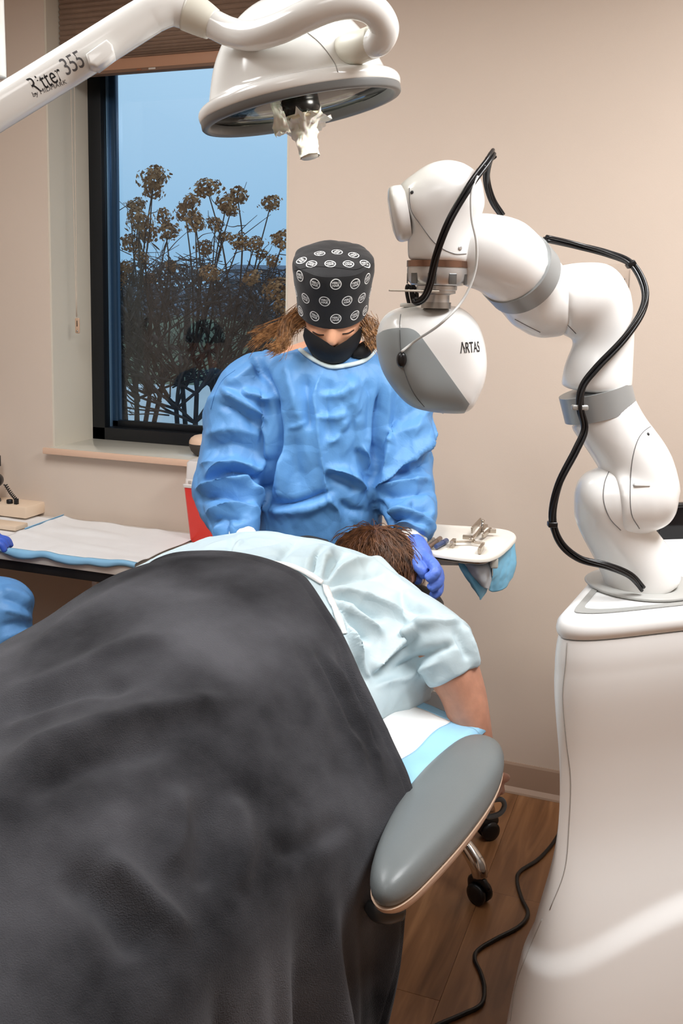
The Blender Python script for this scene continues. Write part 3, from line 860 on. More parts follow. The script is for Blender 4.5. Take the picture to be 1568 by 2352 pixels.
# cart body
ang = np.arctan2(lid_o[:,1]-cen[1], lid_o[:,0]-cen[0])
front_w = np.clip(-np.sin(ang - math.radians(18)), 0, 1)
hs_ = [1.010,1.0,0.97,0.955,0.92,0.887,0.85,0.81,0.775,0.745,0.70,0.66,0.62,0.59,0.56,0.53,0.50,0.46,0.42,0.36,0.30,0.22,0.14,0.07,0.055]
offp = [(1.010,-0.002),(0.995,0.001),(0.955,0.004),(0.887,0.0),(0.81,-0.012),(0.745,-0.018),(0.66,-0.020),(0.60,-0.016),(0.55,-0.006),(0.50,0.006),(0.42,0.022),(0.30,0.042),(0.15,0.06),(0.07,0.065),(0.05,0.03)]
offx, offy = A(offp)[::-1,0], A(offp)[::-1,1]
rings = []
for h in np.linspace(1.010, 0.05, 150):
    base = float(np.mean([np.interp(h+e_, offx, offy) for e_ in np.linspace(-1, 1, 13)*min(0.06, 1.010-h)]))
    # the foot bulge pushes out at the front under a crest that drops towards the corner
    xr = lid_o[:,0]-fl_c[0]
    crest = 0.515 - 0.085*np.clip(1-xr/0.36, 0, 1)**1.6
    k = np.clip((crest-h)/0.045, 0, 1); k = k*k*(3-2*k)
    d = base + front_w*k*0.022
    rings.append(ringW(off_outline(lid_o, d), h))
V, F = loft(rings); body_bvh = bvh_of(V, F); cart = obj('cart_body', V, F, M_CART, robot, True, 60)
seam('panel_seam', body_bvh, [(1303,1454),(1299,1520),(1292,1600),(1300,1700),(1310,1790),(1306,1900),(1296,2000),(1262,2090)], 0.0009, mat('cart_seam', (168,165,160), 0.6), cart, 40)
seam('panel_seam', body_bvh, [(1245,2110),(1215,2180),(1185,2260),(1172,2345)], 0.0009, mat('cart_seam', (168,165,160), 0.6), cart, 30)
# caster feet of the cart
for k in (10, 60, 115, 170):
    q = off_outline(lid_o, -0.01)[k % len(lid_o)]
    V, F = lathe([(0,-0.012),(0.02,-0.013),(0.026,-0.009),(0.026,0.009),(0.02,0.013),(0,0.012)], W(q[0], q[1], 0.027), RGT, 24); obj('caster', V, F, M_CABLE, robot)
# recess ring round the column
cb = PH(1472, 1345, 1.051)
V, F = lathe([(0.050,0.0),(0.104,0.0),(0.108,0.004),(0.104,0.007),(0.09,0.008),(0.05,0.002)], cb, (0,0,1), 56); obj('column_ring', V, F, mat('lid_grey', (178,178,174), 0.4), lid)
RZ = 1.90
rz0 = float(cb@FWD); RZ = rz0
kx = RZ/FOCAL     # metres per pixel at the arm
def rt(pts, radii, n=24, seg=36, ends=(0.6,0.6)): return capsule(PX(pts, RZ), [r*kx for r in radii], n, seg, ends)
def link(name, parts, voxel=0.005, sm=14):
    V, F = remesh(parts, voxel, sm); return obj(name, V, F, M_RW, robot), bvh_of(V, F), V, F
# link 1: column leaning up to the shoulder cup
l1, b1, _, _ = link('base_link', [
    rt([(1480,1352,RZ),(1466,1305,RZ),(1434,1250,RZ-.005),(1408,1205,RZ-.012),(1394,1165,RZ-.02)], [88,87,79,77,80], ends=(0.05,0.6)),
    rt([(1378,1154,RZ-.02),(1400,1150,RZ-.022),(1440,1146,RZ-.03)], [80,83,83], ends=(0.75,0.02))], 0.005, 20)
# link 2: shoulder cup up to the first band
l2, b2, _, _ = link('shoulder_link', [
    rt([(1404,1149,RZ-.03),(1466,1142,RZ-.03),(1496,1138,RZ-.03)], [84,86,80], ends=(0.02,0.72)),
    rt([(1482,1136,RZ-.03),(1462,1070,RZ-.02),(1414,996,RZ-.01),(1377,938,RZ)], [80,80,76,81], ends=(0.6,0.03))], 0.005, 20)
V, F = tube([P(1379,952,RZ), P(1365,894,RZ)], [83*kx,83*kx], 4, 48); obj('joint_band', V, F, M_BAND, robot, True, 40)
# link 3: up to the elbow cup
l3, b3, _, _ = link('elbow_link', [
    rt([(1367,898,RZ),(1374,850,RZ),(1386,790,RZ),(1382,730,RZ),(1372,692,RZ)], [81,78,68,72,76], ends=(0.03,0.6)),
    rt([(1368,682,RZ),(1340,686,RZ),(1310,690,RZ),(1284,693,RZ)], [80,83,83,82], ends=(0.9,0.02))], 0.005, 20)
# link 4: elbow to second band, comes towards the viewer
l4, b4, _, _ = link('forearm_link', [
    rt([(1294,692,RZ),(1262,694,RZ),(1240,697,RZ-.005)], [81,82,80], ends=(0.02,0.8)),
    rt([(1240,694,RZ-.005),(1218,660,RZ-.02),(1192,628,RZ-.05)], [82,85,86], ends=(0.6,0.05))], 0.005, 20)
V, F = tube([P(1203,641,RZ-.042), P(1180,615,RZ-.068)], [88*kx]*2, 4, 56); obj('joint_band', V, F, M_BAND, robot, True, 40)
l5, b5, _, _ = link('wrist_link', [
    rt([(1184,619,RZ-.063),(1150,588,RZ-.095),(1140,580,RZ-.103)], [86,86,82], ends=(0.05,0.75)),
    rt([(1142,585,RZ-.10),(1105,578,RZ-.10),(1080,575,RZ-.10)], [84,82,78], ends=(0.7,0.5))], 0.005, 20)
# link 6: wrist head with side cap
WZ = RZ-0.13
def wt(pts, radii, n=24, seg=36, ends=(0.6,0.6)): return capsule(PX(pts, WZ), [r*WZ/FOCAL for r in radii], n, seg, ends)
l6, b6, _, _ = link('wrist_head', [
    wt([(1050,462),(1022,455),(980,470),(935,488)], [80,84,76,63], ends=(0.7,0.02)),
    wt([(1030,455),(1012,530),(1006,603)], [84,75,70], ends=(0.7,0.02))], 0.0045, 18)
V, F = tube(PX([(934,488),(912,492),(902,494),(897,495)], WZ), [62*WZ/FOCAL,63*WZ/FOCAL,57*WZ/FOCAL,40*WZ/FOCAL], 12, 40); obj('wrist_cap', V, F, M_RW, robot, True, 50)
seam('cover_seam', b6, [(940,432),(943,480),(965,515),(1000,560),(1040,582),(1070,583)], 0.0008, M_SEAM, l6)
seam('cover_seam', b2, [(1522,992),(1500,978),(1470,1000),(1453,1050),(1447,1120),(1450,1180),(1468,1214)], 0.0009, M_SEAM, l2)
seam('cover_seam', b3, [(1272,640),(1275,690),(1295,735),(1322,766)], 0.0009, M_SEAM, l3)
seam('cover_seam', b1, [(1400,1078),(1388,1110),(1386,1150),(1400,1190),(1425,1218)], 0.0009, M_SEAM, l1)
seam('cover_seam', b4, [(1182,733),(1210,748),(1240,763)], 0.0009, M_SEAM, l4)
def screw(bvh, px, py, r, par, m=M_HOLE):
    p, n = cast(bvh, px, py)
    if p is None: return
    if n.dot(Vector(ray(px,py))) > 0: n = -n
    V, F = lathe([(0,0.0),(r,0.0),(r,0.0008),(r*0.6,0.0012),(0,0.0012)], np.array(p), np.array(n), 14); obj('cover_screw', V, F, m, par)
screw(b6, 946, 442, 0.003, l6); screw(b6, 1056, 570, 0.004, l6, M_ALU); screw(b2, 1488, 997, 0.003, l2); screw(b2, 1458, 1114, 0.004, l2, M_ALU)
screw(b4, 1166, 678, 0.003, l4, M_ALU)
V, F = boxv(np.array(cast(b2, 1474, 1115)[0]), (0.03, 0.006, 0.006), [RGT, -FWD, [0,0,1]], 0.0028, 3); obj('cover_slot', V, F, mat('slot_grey', (214,214,212), 0.4), l2)  # slot piece in a slightly greyer white than the link
# flange stack
fa = P(1005, 600, WZ); fb = P(1001, 706, WZ); fd = fb-fa; FL = np.linalg.norm(fd); fd /= FL; q = WZ/FOCAL
V, F = lathe([(0,0),(70*q,0),(70*q,14*q),(0,14*q)], fa, fd, 48); obj('flange_band', V, F, mat('copper_band', (150,120,104), 0.22, 0.9), robot, True, 40)
V, F = lathe([(0,14*q),(68*q,14*q),(69*q,20*q),(67*q,44*q),(58*q,54*q),(40*q,56*q),(0,56*q)], fa, fd, 48); flange = obj('flange', V, F, M_ALU, robot, True, 40)
xx, yy, zz = basis(fd)
for k in range(9):
    th = 2*math.pi*k/9+0.25; dirv = xx*math.cos(th)+yy*math.sin(th)
    V, F = boxv(fa+fd*40*q+dirv*67*q, (20*q, 3*q, 24*q), [np.cross(dirv, fd), dirv, fd], 1.3*q, 2); obj('flange_pocket', V, F, mat('pocket_alu', (120,124,126), 0.3, 0.9), flange)
V, F = lathe([(0,56*q),(46*q,56*q),(46*q,64*q),(43*q,66*q),(43*q,72*q),(33*q,74*q),(30*q,76*q),(30*q,92*q),(0,92*q)], fa, fd, 44); obj('tool_coupler', V, F, M_ALU, robot, True, 40)
V, F = lathe([(0,92*q),(34*q,92*q),(34*q,106*q),(0,106*q)], fa, fd, 44); obj('tool_neck', V, F, mat('neck_alu', (170,170,168), 0.3, 0.9), robot, True, 40)
pc = P(950, 668, WZ-0.03)
V, F = boxv(pc, (0.085, 0.026, 0.0035), [RGT, FWD, [0,0,1]], 0.0012, 2); obj('cable_plate', V, F, mat('ivory2', (214,206,192), 0.4), robot)
# tool housing: rounded pebble body
EZ = 1.76
outp = [(869,800),(869,765),(880,735),(905,714),(950,704),(1030,704),(1062,713),(1090,742),(1105,782),(1111,830),(1106,872),(1092,908),(1076,934),(1050,943),(985,939),(940,925),(905,890),(880,848)]
_o = A(outp); po = cr(np.vstack([_o[-3:], _o, _o[:4]]), 1+8*(len(_o)+6))[24:24+8*len(_o)]; po = (po-po.mean(0))*1.018+po.mean(0)
pcn = po.mean(0)
rings = []
Dp = 0.105
for u in np.linspace(-1, 1, 33):
    a = u*math.pi/2; dz = math.copysign(abs(math.sin(a))**0.8, a)*Dp; s = max(0.02, math.cos(a))**0.45
    rings.append([P(pcn[0]+(x_-pcn[0])*s, pcn[1]+(y_-pcn[1])*s, EZ) + FWD*dz for x_, y_ in po])
Vh, Fh = loft(rings); bh = bvh_of(Vh, Fh); housing = obj('tool_housing', Vh, Fh, M_RW, robot, True, 70)
gp = [(860,800),(862,772),(880,760)]+[tuple(q_) for q_ in cr(A([(890,757),(905,754.5),(925,753.5),(942,755),(958,763),(972,780)]), 14)]+[(1077,927),(1062,955),(975,955),(920,930),(870,860)]
Vg, Fg = cut_panel(A(Vh), Fh, gp, EZ); Vg, Fg = lift_panel(Vg, Fg, 0.0012, 0.0015)
obj('front_panel', Vg, Fg, M_GREYPANEL, housing, True, 30)
bg = bvh_of(Vg, Fg)
seam('housing_seam', bg, [(918,758),(920,800),(924,830),(932,862),(944,892),(958,915),(974,934)], 0.0008, mat('seam_dk', (88,92,94), 0.6), housing)
seam('housing_seam', bh, [(920,722),(918,740),(918,756)], 0.0006, mat('seam_dk', (88,92,94), 0.6), housing)
pp, pn = cast(bg, 922, 826)
V, F = tube([np.array(pp)+FWD*0.004, np.array(pp)-FWD*0.010, np.array(pp)-FWD*0.014], [0.009,0.008,0.004], 8, 20, flat=1.6); obj('camera_port', V, F, M_CABLE, housing)
V2, F2 = text_geo('\u039bRTAS', 0.021, 1.0, 0.0, 0.0002); V2 = V2*A([0.62, 1.25])
V3 = decal_local(bh, 1081, 799, V2, 0.0006, math.radians(4))
if V3: obj('print_name', V3, F2, M_PRINT, housing, False)
V2, F2 = text_geo('iX', 0.012, 1.0); V2 = V2*A([0.35, 1.3])
V3 = decal_local(bh, 1100, 795, V2, 0.0006, math.radians(4))
if V3: obj('print_suffix', V3, F2, mat('print_pale', (178,178,180), 0.6), housing, False)
seam('print_stroke', bh, [(1060,786),(1063,793),(1067,801)], 0.0005, M_PRINT, housing, 8, 0.0004)
V, F = tube(PX([(1003,942,EZ-.04),(1012,946,EZ-.04),(1018,950,EZ-.04)],0), [0.003,0.002,0.001], 6, 8); obj('needle_tip', V, F, M_ALU, robot)
# port disc for the cables on the housing's top
V, F = lathe([(0,0),(20*q,0),(20*q,6*q),(17*q,9*q),(0,9*q)], P(938,705,EZ-0.02), (0,0,1), 28); obj('cable_port', V, F, mat('port_grey', (206,204,198), 0.4), housing)
# cables: three strands running together
def bundle(name, pts, r, n, twist=2.0, cnt=3, spread=None):
    path = cr(A(pts), n); t, N, Bn = frames(path); spread = spread or r*1.18
    for k in range(cnt):
        a = 2*math.pi*k/cnt + np.linspace(0, twist*math.pi, n)
        q_ = path + spread*(np.cos(a)[:,None]*N + np.sin(a)[:,None]*Bn)
        V, F = tube(q_, r, n, 10, smooth_path=False); obj(name, V, F, M_CABLE, robot)
c1 = PX([(1474,1352,RZ-.085),(1446,1322,RZ-.10),(1395,1300,RZ-.11),(1330,1282,RZ-.11),(1285,1245,RZ-.11),(1268,1190,RZ-.11),(1283,1115,RZ-.11),(1322,1035,RZ-.10),(1341,985,RZ-.09),(1332,938,RZ-.095),(1338,890,RZ-.09),(1370,845,RZ-.085),(1430,780,RZ-.07),(1474,715,RZ-.05),(1481,665,RZ-.03),(1450,608,RZ),(1395,582,RZ+.02),(1320,562,RZ+.03),(1252,548,RZ+.0)], 0)
bundle('cable', c1, 0.0036, 130, 3.0)
c2 = PX([(1152,496,RZ-.08),(1130,460,RZ-.09),(1118,415,RZ-.10),(1122,372,RZ-.14),(1131,350,RZ-.17),(1118,372,RZ-.21),(1078,428,RZ-.24),(1032,508,RZ-.25),(1003,586,RZ-.24),(988,650,RZ-.215),(975,682,RZ-.20),(958,694,RZ-.19),(950,690,RZ-.185)], 0)
bundle('cable', c2, 0.0033, 90, 1.2)
for dx in (0, 10):
    V, F = tube(PX([(948+dx-8,702,EZ-.02),(940+dx-6,672,EZ-.02),(936+dx,656,EZ-.02),(946+dx,668,EZ-.02),(952+dx*0.6,690,EZ-.02)],0), 0.0034, 24, 10); obj('cable', V, F, M_CABLE, robot)
for (px, py, dz) in ((1448,607,0.0),(1268,1204,-.11)):
    c = P(px, py, RZ+dz); V, F = boxv(c, (0.017,0.017,0.010), [RGT, FWD, [0,0,1]] if px < 1300 else [A([0.8,0,0.6])@np.stack([RGT,FWD,A([0,0,1])]), FWD, A([-0.6,0,0.8])@np.stack([RGT,FWD,A([0,0,1])])], 0.002, 2); obj('cable_tie', V, F, M_CABLE, robot)
for px, py, dz in ((1106,390,-.213),(1127,362,-.17)):
    V, F = boxv(P(px,py,RZ+dz), (0.016,0.016,0.012), [A([0.8,0,0.6])@np.stack([RGT,FWD,A([0,0,1])]), FWD, A([-0.6,0,0.8])@np.stack([RGT,FWD,A([0,0,1])])], 0.002, 2); obj('cable_tie', V, F, M_CABLE, robot)
V, F = boxv(P(1331,936,RZ-.092), (0.030,0.012,0.010), [RGT, FWD, [0,0,1]], 0.003, 3); obj('cable_clip', V, F, mat('clip_grey', (176,178,176), 0.35, 0.5), robot)
V, F = tube(PX([(1097,405,RZ-.235),(1083,440,RZ-.245),(1083,500,RZ-.25),(1094,560,RZ-.25),(1090,625,RZ-.24),(1062,690,RZ-.24),(1010,745,RZ-.25),(955,782,EZ-.115),(921,808,EZ-.112)],0), 0.0022, 70, 10); obj('air_tube', V, F, mat('clear_tube', (226,228,226), 0.25, trans=0.2), robot)
# monitor behind the arm, on the cart's back shelf
mon = thing('monitor', PH(1560,1290,1.06), 'black computer monitor behind the robot arm on the cart', 'monitor')
mc = P(1590, 1213, 2.22); mx_ = RGT*0.98+FWD*0.2; mx_/=np.linalg.norm(mx_); my_ = np.cross([0,0,1], mx_)
V, F = boxv(mc, (0.20,0.022,0.125), [mx_, my_, [0,0,1]], 0.004, 2); obj('screen_housing', V, F, mat('monitor_black', (22,22,24), 0.3), mon)
V, F = boxv(mc-my_*0.0115, (0.185,0.002,0.11), [mx_, my_, [0,0,1]], 0.0005, 1); obj('screen', V, F, mat('screen_off', (12,12,15), 0.12), mon)
bt = mc.copy(); bt[2] = 1.0515
V, F = tube([bt, mc-[0,0,0.05]], 0.012, 6, 16); obj('stand', V, F, mat('monitor_black', (22,22,24), 0.3), mon)
# ================================================================== PROCEDURE CHAIR, PADS, PATIENT, BLANKET
M_VINYL = mat('grey_vinyl', (106, 112, 113), rough=0.36, spec=0.45, var=0.03, vscale=8, bump=0.05, bscale=600)
M_BEIGE = mat('beige_shell', (206, 176, 152), rough=0.4)
M_DARKP = mat('dark_plastic', (46, 48, 50), rough=0.35)
chair = thing('procedure_chair', B(0.75, 0.0, 0.0), 'flat-reclined procedure chair under the patient, with grey padded armrest', 'chair')
def bed_box(name, s0, s1, t0, t1, h0, h1, m, bev, parent):
    c = B((s0+s1)/2, (t0+t1)/2, (h0+h1)/2)
    ax = [BX[0]*RGT+BX[1]*FWD, BT[0]*RGT+BT[1]*FWD, A([0,0,1])]
    V, F = boxv(c, (s1-s0, t1-t0, h1-h0), ax, bev, 4); return obj(name, V, F, m, parent, True, 40)
bed_box('back_cushion', 0.26, 0.88, -0.36, 0.37, 0.665, 0.775, M_VINYL, 0.04, chair)
bed_box('seat_cushion', 0.885, 1.42, -0.36, 0.37, 0.655, 0.765, M_VINYL, 0.04, chair)
bed_box('leg_cushion', 1.425, 1.95, -0.33, 0.33, 0.645, 0.755, M_VINYL, 0.04, chair)
bed_box('undercarriage', 0.3, 1.75, -0.26, 0.26, 0.57, 0.66, M_BEIGE, 0.02, chair)
bed_box('lift_column', 0.86, 1.22, -0.17, 0.17, 0.08, 0.58, M_BEIGE, 0.03, chair)
bed_box('base_plate', 0.55, 1.55, -0.27, 0.27, 0.0, 0.09, M_BEIGE, 0.03, chair)
# face cradle
fcv = [B(-0.03+0.12*math.cos(a), 0.0+0.105*math.sin(a), 0.86) for a in np.linspace(0, 2*math.pi, 29)]
V, F = tube(fcv, 0.035, 60, 16, caps=False); cradle = obj('face_cradle', V, F, mat('cradle_black', (34,34,36), 0.5), chair)
V, F = tube([B(0.10,0,0.845), B(0.16,0,0.76), B(0.3,0,0.71)], 0.022, 12, 16); obj('cradle_bar', V, F, mat('steel_bar', (180,182,182), 0.25, 1.0), chair)
# armrest: padded paddle, shell, end bracket
ao = [(838,2026),(858,1952),(900,1868),(950,1798),(1010,1738),(1068,1694),(1118,1688),(1156,1708),(1166,1748),(1142,1812),(1076,1902),(1000,1985),(942,2042),(896,2068),(858,2064)]
aoc = outline([xz(a, b, 0.782) for a, b in ao], 2); acn = aoc.mean(0)
def arm_ring(k, h): return [W(acn[0]+(p[0]-acn[0])*k, acn[1]+(p[1]-acn[1])*k, h) for p in aoc]
rings = [arm_ring(k*0.965, h) for k, h in ((0.80,0.760),(0.93,0.760),(0.985,0.764),(1.0,0.774),(0.995,0.783),(0.97,0.792),(0.92,0.799),(0.84,0.804),(0.70,0.808),(0.45,0.811),(0.2,0.812),(0.05,0.812))]
V, F = loft(rings); armrest = obj('armrest_pad', V, F, M_VINYL, chair, True, 70)
rings = [arm_ring(k, h) for k, h in ((0.5,0.735),(0.78,0.736),(0.87,0.740),(0.93,0.750),(0.955,0.7590),(0.85,0.7590))]
V, F = loft(rings); shell_o = obj('armrest_shell', V, F, M_BEIGE, chair, True, 60)
bn = P(882, 2078, 1.335)
V, F = tube([P(842,2078,1.33), P(862,2096,1.32), P(893,2104,1.32), P(926,2100,1.33)], [0.005,0.008,0.008,0.006], 16, 14, flat=1.9); obj('armrest_handle', V, F, M_DARKP, chair)
V, F = tube([P(872,2040,1.39), P(884,2096,1.34)], 0.020, 6, 16); obj('handle_stem', V, F, mat('stem_black', (18,18,20), 0.4), chair)
V, F = lathe([(0,0),(0.009,0),(0.009,0.004),(0,0.004)], P(918,2066,1.345), -FWD, 16); obj('shell_hole', V, F, mat('stem_black', (18,18,20), 0.4), shell_o)
V, F = tube([B(0.70,0.46,0.735), B(0.72,0.36,0.66), B(0.75,0.22,0.62)], 0.02, 14, 16); obj('armrest_strut', V, F, M_DARKP, chair)
# release lever loop behind the armrest
lv = PX([(1118,1872,1.86),(1126,1842,1.87),(1150,1836,1.88),(1158,1850,1.88),(1148,1868,1.87),(1122,1876,1.86),(1114,1868,1.86)], 0)
V, F = tube(lv, 0.0055, 40, 10); lev = obj('release_lever', V, F, mat('lever_grey', (96,98,98), 0.4), chair)
V, F = tube(PX([(1118,1872,1.86),(1085,1885,1.80),(1040,1900,1.72)],0), 0.006, 10, 10); obj('lever_stem', V, F, mat('lever_grey', (96,98,98), 0.4), chair)
bed_box('lever_mount', 0.42, 0.52, 0.20, 0.30, 0.58, 0.68, M_DARKP, 0.01, chair)

# underpad on the chair: white quilted field, blue plastic border
M_PADW = mat('underpad_white', (240, 241, 240), rough=0.75, var=0.015, vscale=14, bump=0.12, bscale=160)
M_PADB = mat('underpad_blue', (150, 200, 230), rough=0.45, var=0.05, vscale=12, bump=0.1, bscale=90)
padc = thing('underpad', B(0.33, 0.2, 0.775), 'white underpad with pale blue border on the chair beside the armrest', 'underpad')
def pad_h(s, t):
    e = max(0.0, t-0.385); b = 0.790 - 8.0*e*e*4 + 0.010*math.exp(-((t-0.24)/0.07)**2-((s-0.22)/0.15)**2)
    b += 0.004*math.sin(s*42+t*15)*math.exp(-((t-0.36)/0.06)**2)
    return b
def pad_sheet(name, s0, s1, t0, t1, m, ns, nt_, dh=0.0):
    V = [B(s, t, pad_h(s, t)+dh) for s in np.linspace(s0, s1, ns) for t in np.linspace(t0, t1, nt_)]
    F = grid_faces(ns, nt_); V = A(V)
    V = wrinkle(V, F, 0.004, 9, (1,1,1), seed=2.0, octs=2)
    V, F = shell(V, F, 0.003 if vnormals(V, F)[0][2] > 0 else -0.003); return obj(name, V, F, m, padc)
pad_sheet('pad_field', 0.29, 0.88, 0.03, 0.340, M_PADW, 90, 36)
pad_sheet('pad_border', 0.29, 0.88, 0.3405, 0.405, M_PADB, 90, 12)
pad_sheet('pad_border', 0.267, 0.2895, 0.03, 0.405, M_PADB, 8, 36)

# ------------------------------------------------------------------ patient
M_SKIN = mat('skin', (196, 140, 114), rough=0.5, sss=0.12, var=0.10, vscale=40, bump=0.06, bscale=260)
def bcap(pts, r, n=20, seg=24, ends=(0.6,0.6)): return capsule([B(*p) for p in pts], r, n, seg, ends)
sh = B(0.215, 0.25, 0.925); m1 = P(1062, 1590, 1.80); el = P(1090, 1715, 1.79); wr = P(1106, 1772, 1.84); hd = P(1114, 1786, 1.85)
arm_parts = [capsule([sh, P(1034,1530,1.82), m1, P(1079,1660,1.79), el, P(1108,1755,1.815), wr], [0.058,0.054,0.046,0.041,0.038,0.033,0.024], 40, 24)]
# relaxed hand with five fingers
hax = hd-el; hax /= np.linalg.norm(hax); hx = np.cross(hax, FWD); hx /= np.linalg.norm(hx)
if hx@RGT < 0: hx = -hx
hy = np.cross(hx, hax)
palm = wr + hax*0.045
arm_parts.append(capsule([wr, wr+hax*0.03, palm+hax*0.02], [0.022,0.030,0.031], 12, 20))
for k, (o_, ln_) in enumerate(((-0.027,0.062),(-0.009,0.074),(0.009,0.070),(0.026,0.055))):
    b0 = palm+hax*0.018+hx*o_; b1_ = b0+hax*ln_*0.5; b2_ = b0+hax*ln_*0.85+hy*ln_*0.25; b3_ = b0+hax*ln_*1.0+hy*ln_*0.5
    arm_parts.append(capsule([b0, b1_, b2_, b3_], [0.0095,0.009,0.0085,0.0075], 12, 12))
t0_ = wr+hax*0.02+hx*0.018; arm_parts.append(capsule([t0_, t0_+hx*0.022+hax*0.025, t0_+hx*0.028+hax*0.05+hy*0.012], [0.012,0.010,0.0085], 10, 12))
body_parts = [
    bcap([(0.14,0,0.90),(0.28,-0.01,0.905),(0.45,-0.02,0.90),(0.62,-0.03,0.905),(0.78,-0.03,0.905)], [0.09,0.10,0.095,0.10,0.10]),
    bcap([(0.20,-0.20,0.90),(0.20,0.0,0.925),(0.215,0.23,0.92)], [0.075,0.10,0.07]),
    bcap([(0.45,-0.10,0.89),(0.45,0.08,0.89)], [0.09,0.09]), bcap([(0.74,-0.13,0.895),(0.74,0.08,0.895)], [0.105,0.105]),
    bcap([(0.12,0,0.93),(0.04,0,0.955)], [0.062,0.058]),
    bcap([(0.05,0,0.965),(-0.03,0,0.975),(-0.06,0,0.972)], [0.068,0.080,0.070], ends=(0.8,0.9)),
    bcap([(-0.02,0,0.965),(-0.035,0,0.895)], [0.07,0.055], ends=(0.5,0.6)),
    bcap([(-0.03,0,0.855),(-0.02,0,0.845)], [0.018,0.012]),
    bcap([(0.0,-0.078,0.965),(0.0,-0.084,0.95)], [0.016,0.012]), bcap([(0.0,0.078,0.965),(0.0,0.084,0.95)], [0.016,0.012]),
    bcap([(0.78,-0.13,0.885),(1.05,-0.15,0.86),(1.22,-0.15,0.845),(1.45,-0.14,0.84),(1.66,-0.13,0.83)], [0.085,0.07,0.055,0.055,0.038]),
    bcap([(0.78,0.08,0.885),(1.05,0.11,0.86),(1.22,0.11,0.845),(1.45,0.10,0.84),(1.66,0.10,0.83)], [0.085,0.07,0.055,0.055,0.038]),
    bcap([(1.66,-0.13,0.83),(1.76,-0.13,0.80)], [0.036,0.026]), bcap([(1.66,0.10,0.83),(1.76,0.10,0.80)], [0.036,0.026]),
    capsule([B(0.21,-0.20,0.90), B(0.26,-0.30,0.86), B(0.36,-0.34,0.835), B(0.52,-0.30,0.83)], [0.055,0.048,0.042,0.03], 20, 20)]
V, F = remesh(body_parts+arm_parts, 0.0045, 4)
patient = obj('person', V, F, M_SKIN)
tag(patient, 'patient lying face down under the black blanket, right arm hanging beside the armrest', 'person')
# hair: dark brown cap of hair plus strands combed from the crown
M_HAIR = mat('dark_hair', (74, 46, 30), rough=0.5, var=0.45, vscale=60, spec=0.4, col2=(110, 72, 46))
hc_ = B(0.0, -0.016, 0.962)
def head_pt(th, ph, k=1.0):
    # th around, ph from crown (0) downwards
    x_, y_, z_ = math.sin(ph)*math.cos(th), math.sin(ph)*math.sin(th), math.cos(ph)
    v = (BX[0]*RGT+BX[1]*FWD)*x_*0.118*k + (BT[0]*RGT+BT[1]*FWD)*y_*0.102*k + A([0,0,1])*z_*0.096*k
    return hc_ + v
rh = random.Random(3)
mbh = MB()
n1, n2 = 40, 20
V = [head_pt(2*math.pi*j/n1, 0.02+i/(n2-1)*1.75, 1.0) for i in range(n2) for j in range(n1)]
F = [(i*n1+j, i*n1+(j+1)%n1, (i+1)*n1+(j+1)%n1, (i+1)*n1+j) for i in range(n2-1) for j in range(n1)]
mbh.add(V, F)
for k in range(2600):
    th = rh.uniform(0, 2*math.pi); p0 = rh.uniform(0.0, 1.25); L_ = rh.uniform(0.35, 0.9); dth = rh.uniform(-0.35, 0.35); lift = rh.uniform(0.0, 0.07)
    if rh.random() < 0.05: lift += rh.uniform(0.05, 0.22)
    pts = [head_pt(th+dth*u, p0+L_*u, 1.015+lift*math.sin(u*2.2)+rh.uniform(-.006,.006)) for u in (0, 0.33, 0.66, 1.0)]
    mbh.add(*tube(pts, [0.0009,0.0011,0.0009,0.0003], 5, 3, caps=False))
hair = mbh.obj('hair', M_HAIR, patient); hair['kind'] = 'stuff'

# gown over the patient's back
M_GOWNP = mat('pale_gown', (194, 212, 218), rough=0.5, var=0.02, vscale=10, bump=0.10, bscale=130, crumple=(0.25, 11))
def gring(s, prof, n=72):
    p = cr(A(prof), n); return [B(s+(q[2] if len(q) > 2 else 0), q[0], q[1]) for q in p]
def gsec(s, left, lh, top_t, top_h, right, rh_, bot=0.785):
    top = [(left, bot+0.01), (left-0.005, (bot+lh)/2), (left+0.02, lh), (left*0.55+top_t*0.45, lh*0.3+top_h*0.7+0.006), (top_t, top_h),
           (right*0.5+top_t*0.5, top_h*0.72+rh_*0.28+0.010), (right*0.88, rh_*0.75+top_h*0.25-0.01), (right, (rh_+bot)/2), (right+0.004, bot+0.005)]
    up = cr(A(top), 60); dn = np.linspace(up[-1], up[0], 14)[1:-1]
    return [B(s, a, b) for a, b in list(up)+list(dn)]
rings = [gsec(0.055,-0.13,0.93,-0.01,0.985,0.12,0.92), gsec(0.09,-0.22,0.98,-0.06,1.020,0.17,0.93), gsec(0.14,-0.36,0.99,-0.06,1.050,0.24,0.945), gsec(0.20,-0.44,0.985,-0.06,1.070,0.25,0.93),
         gsec(0.27,-0.46,0.98,-0.05,1.076,0.265,0.93), gsec(0.34,-0.46,0.975,-0.05,1.070,0.235,0.93), gsec(0.42,-0.44,0.97,-0.05,1.055,0.215,0.915),
         gsec(0.52,-0.36,0.95,-0.05,1.030,0.215,0.90), gsec(0.66,-0.30,0.92,-0.05,1.0,0.215,0.88)]
Rg = np.stack([A(r) for r in rings]); Rg = np.stack([cr(Rg[:,j], 60) for j in range(Rg.shape[1])], 1)
torso = loft([list(r) for r in Rg])
slv = capsule([B(0.18,0.10,0.935), B(0.21,0.20,0.925), P(1012,1478,1.83), P(1038,1535,1.81), P(1046,1552,1.805)], [0.080,0.074,0.064,0.060,0.058], 28, 36, (0.5,0.05))
flap = capsule([B(0.22,0.16,0.86), B(0.30,0.19,0.835), B(0.42,0.20,0.83)], [0.05,0.055,0.05], 14, 24)
V, F = remesh([torso, slv, flap], 0.0045, 8)
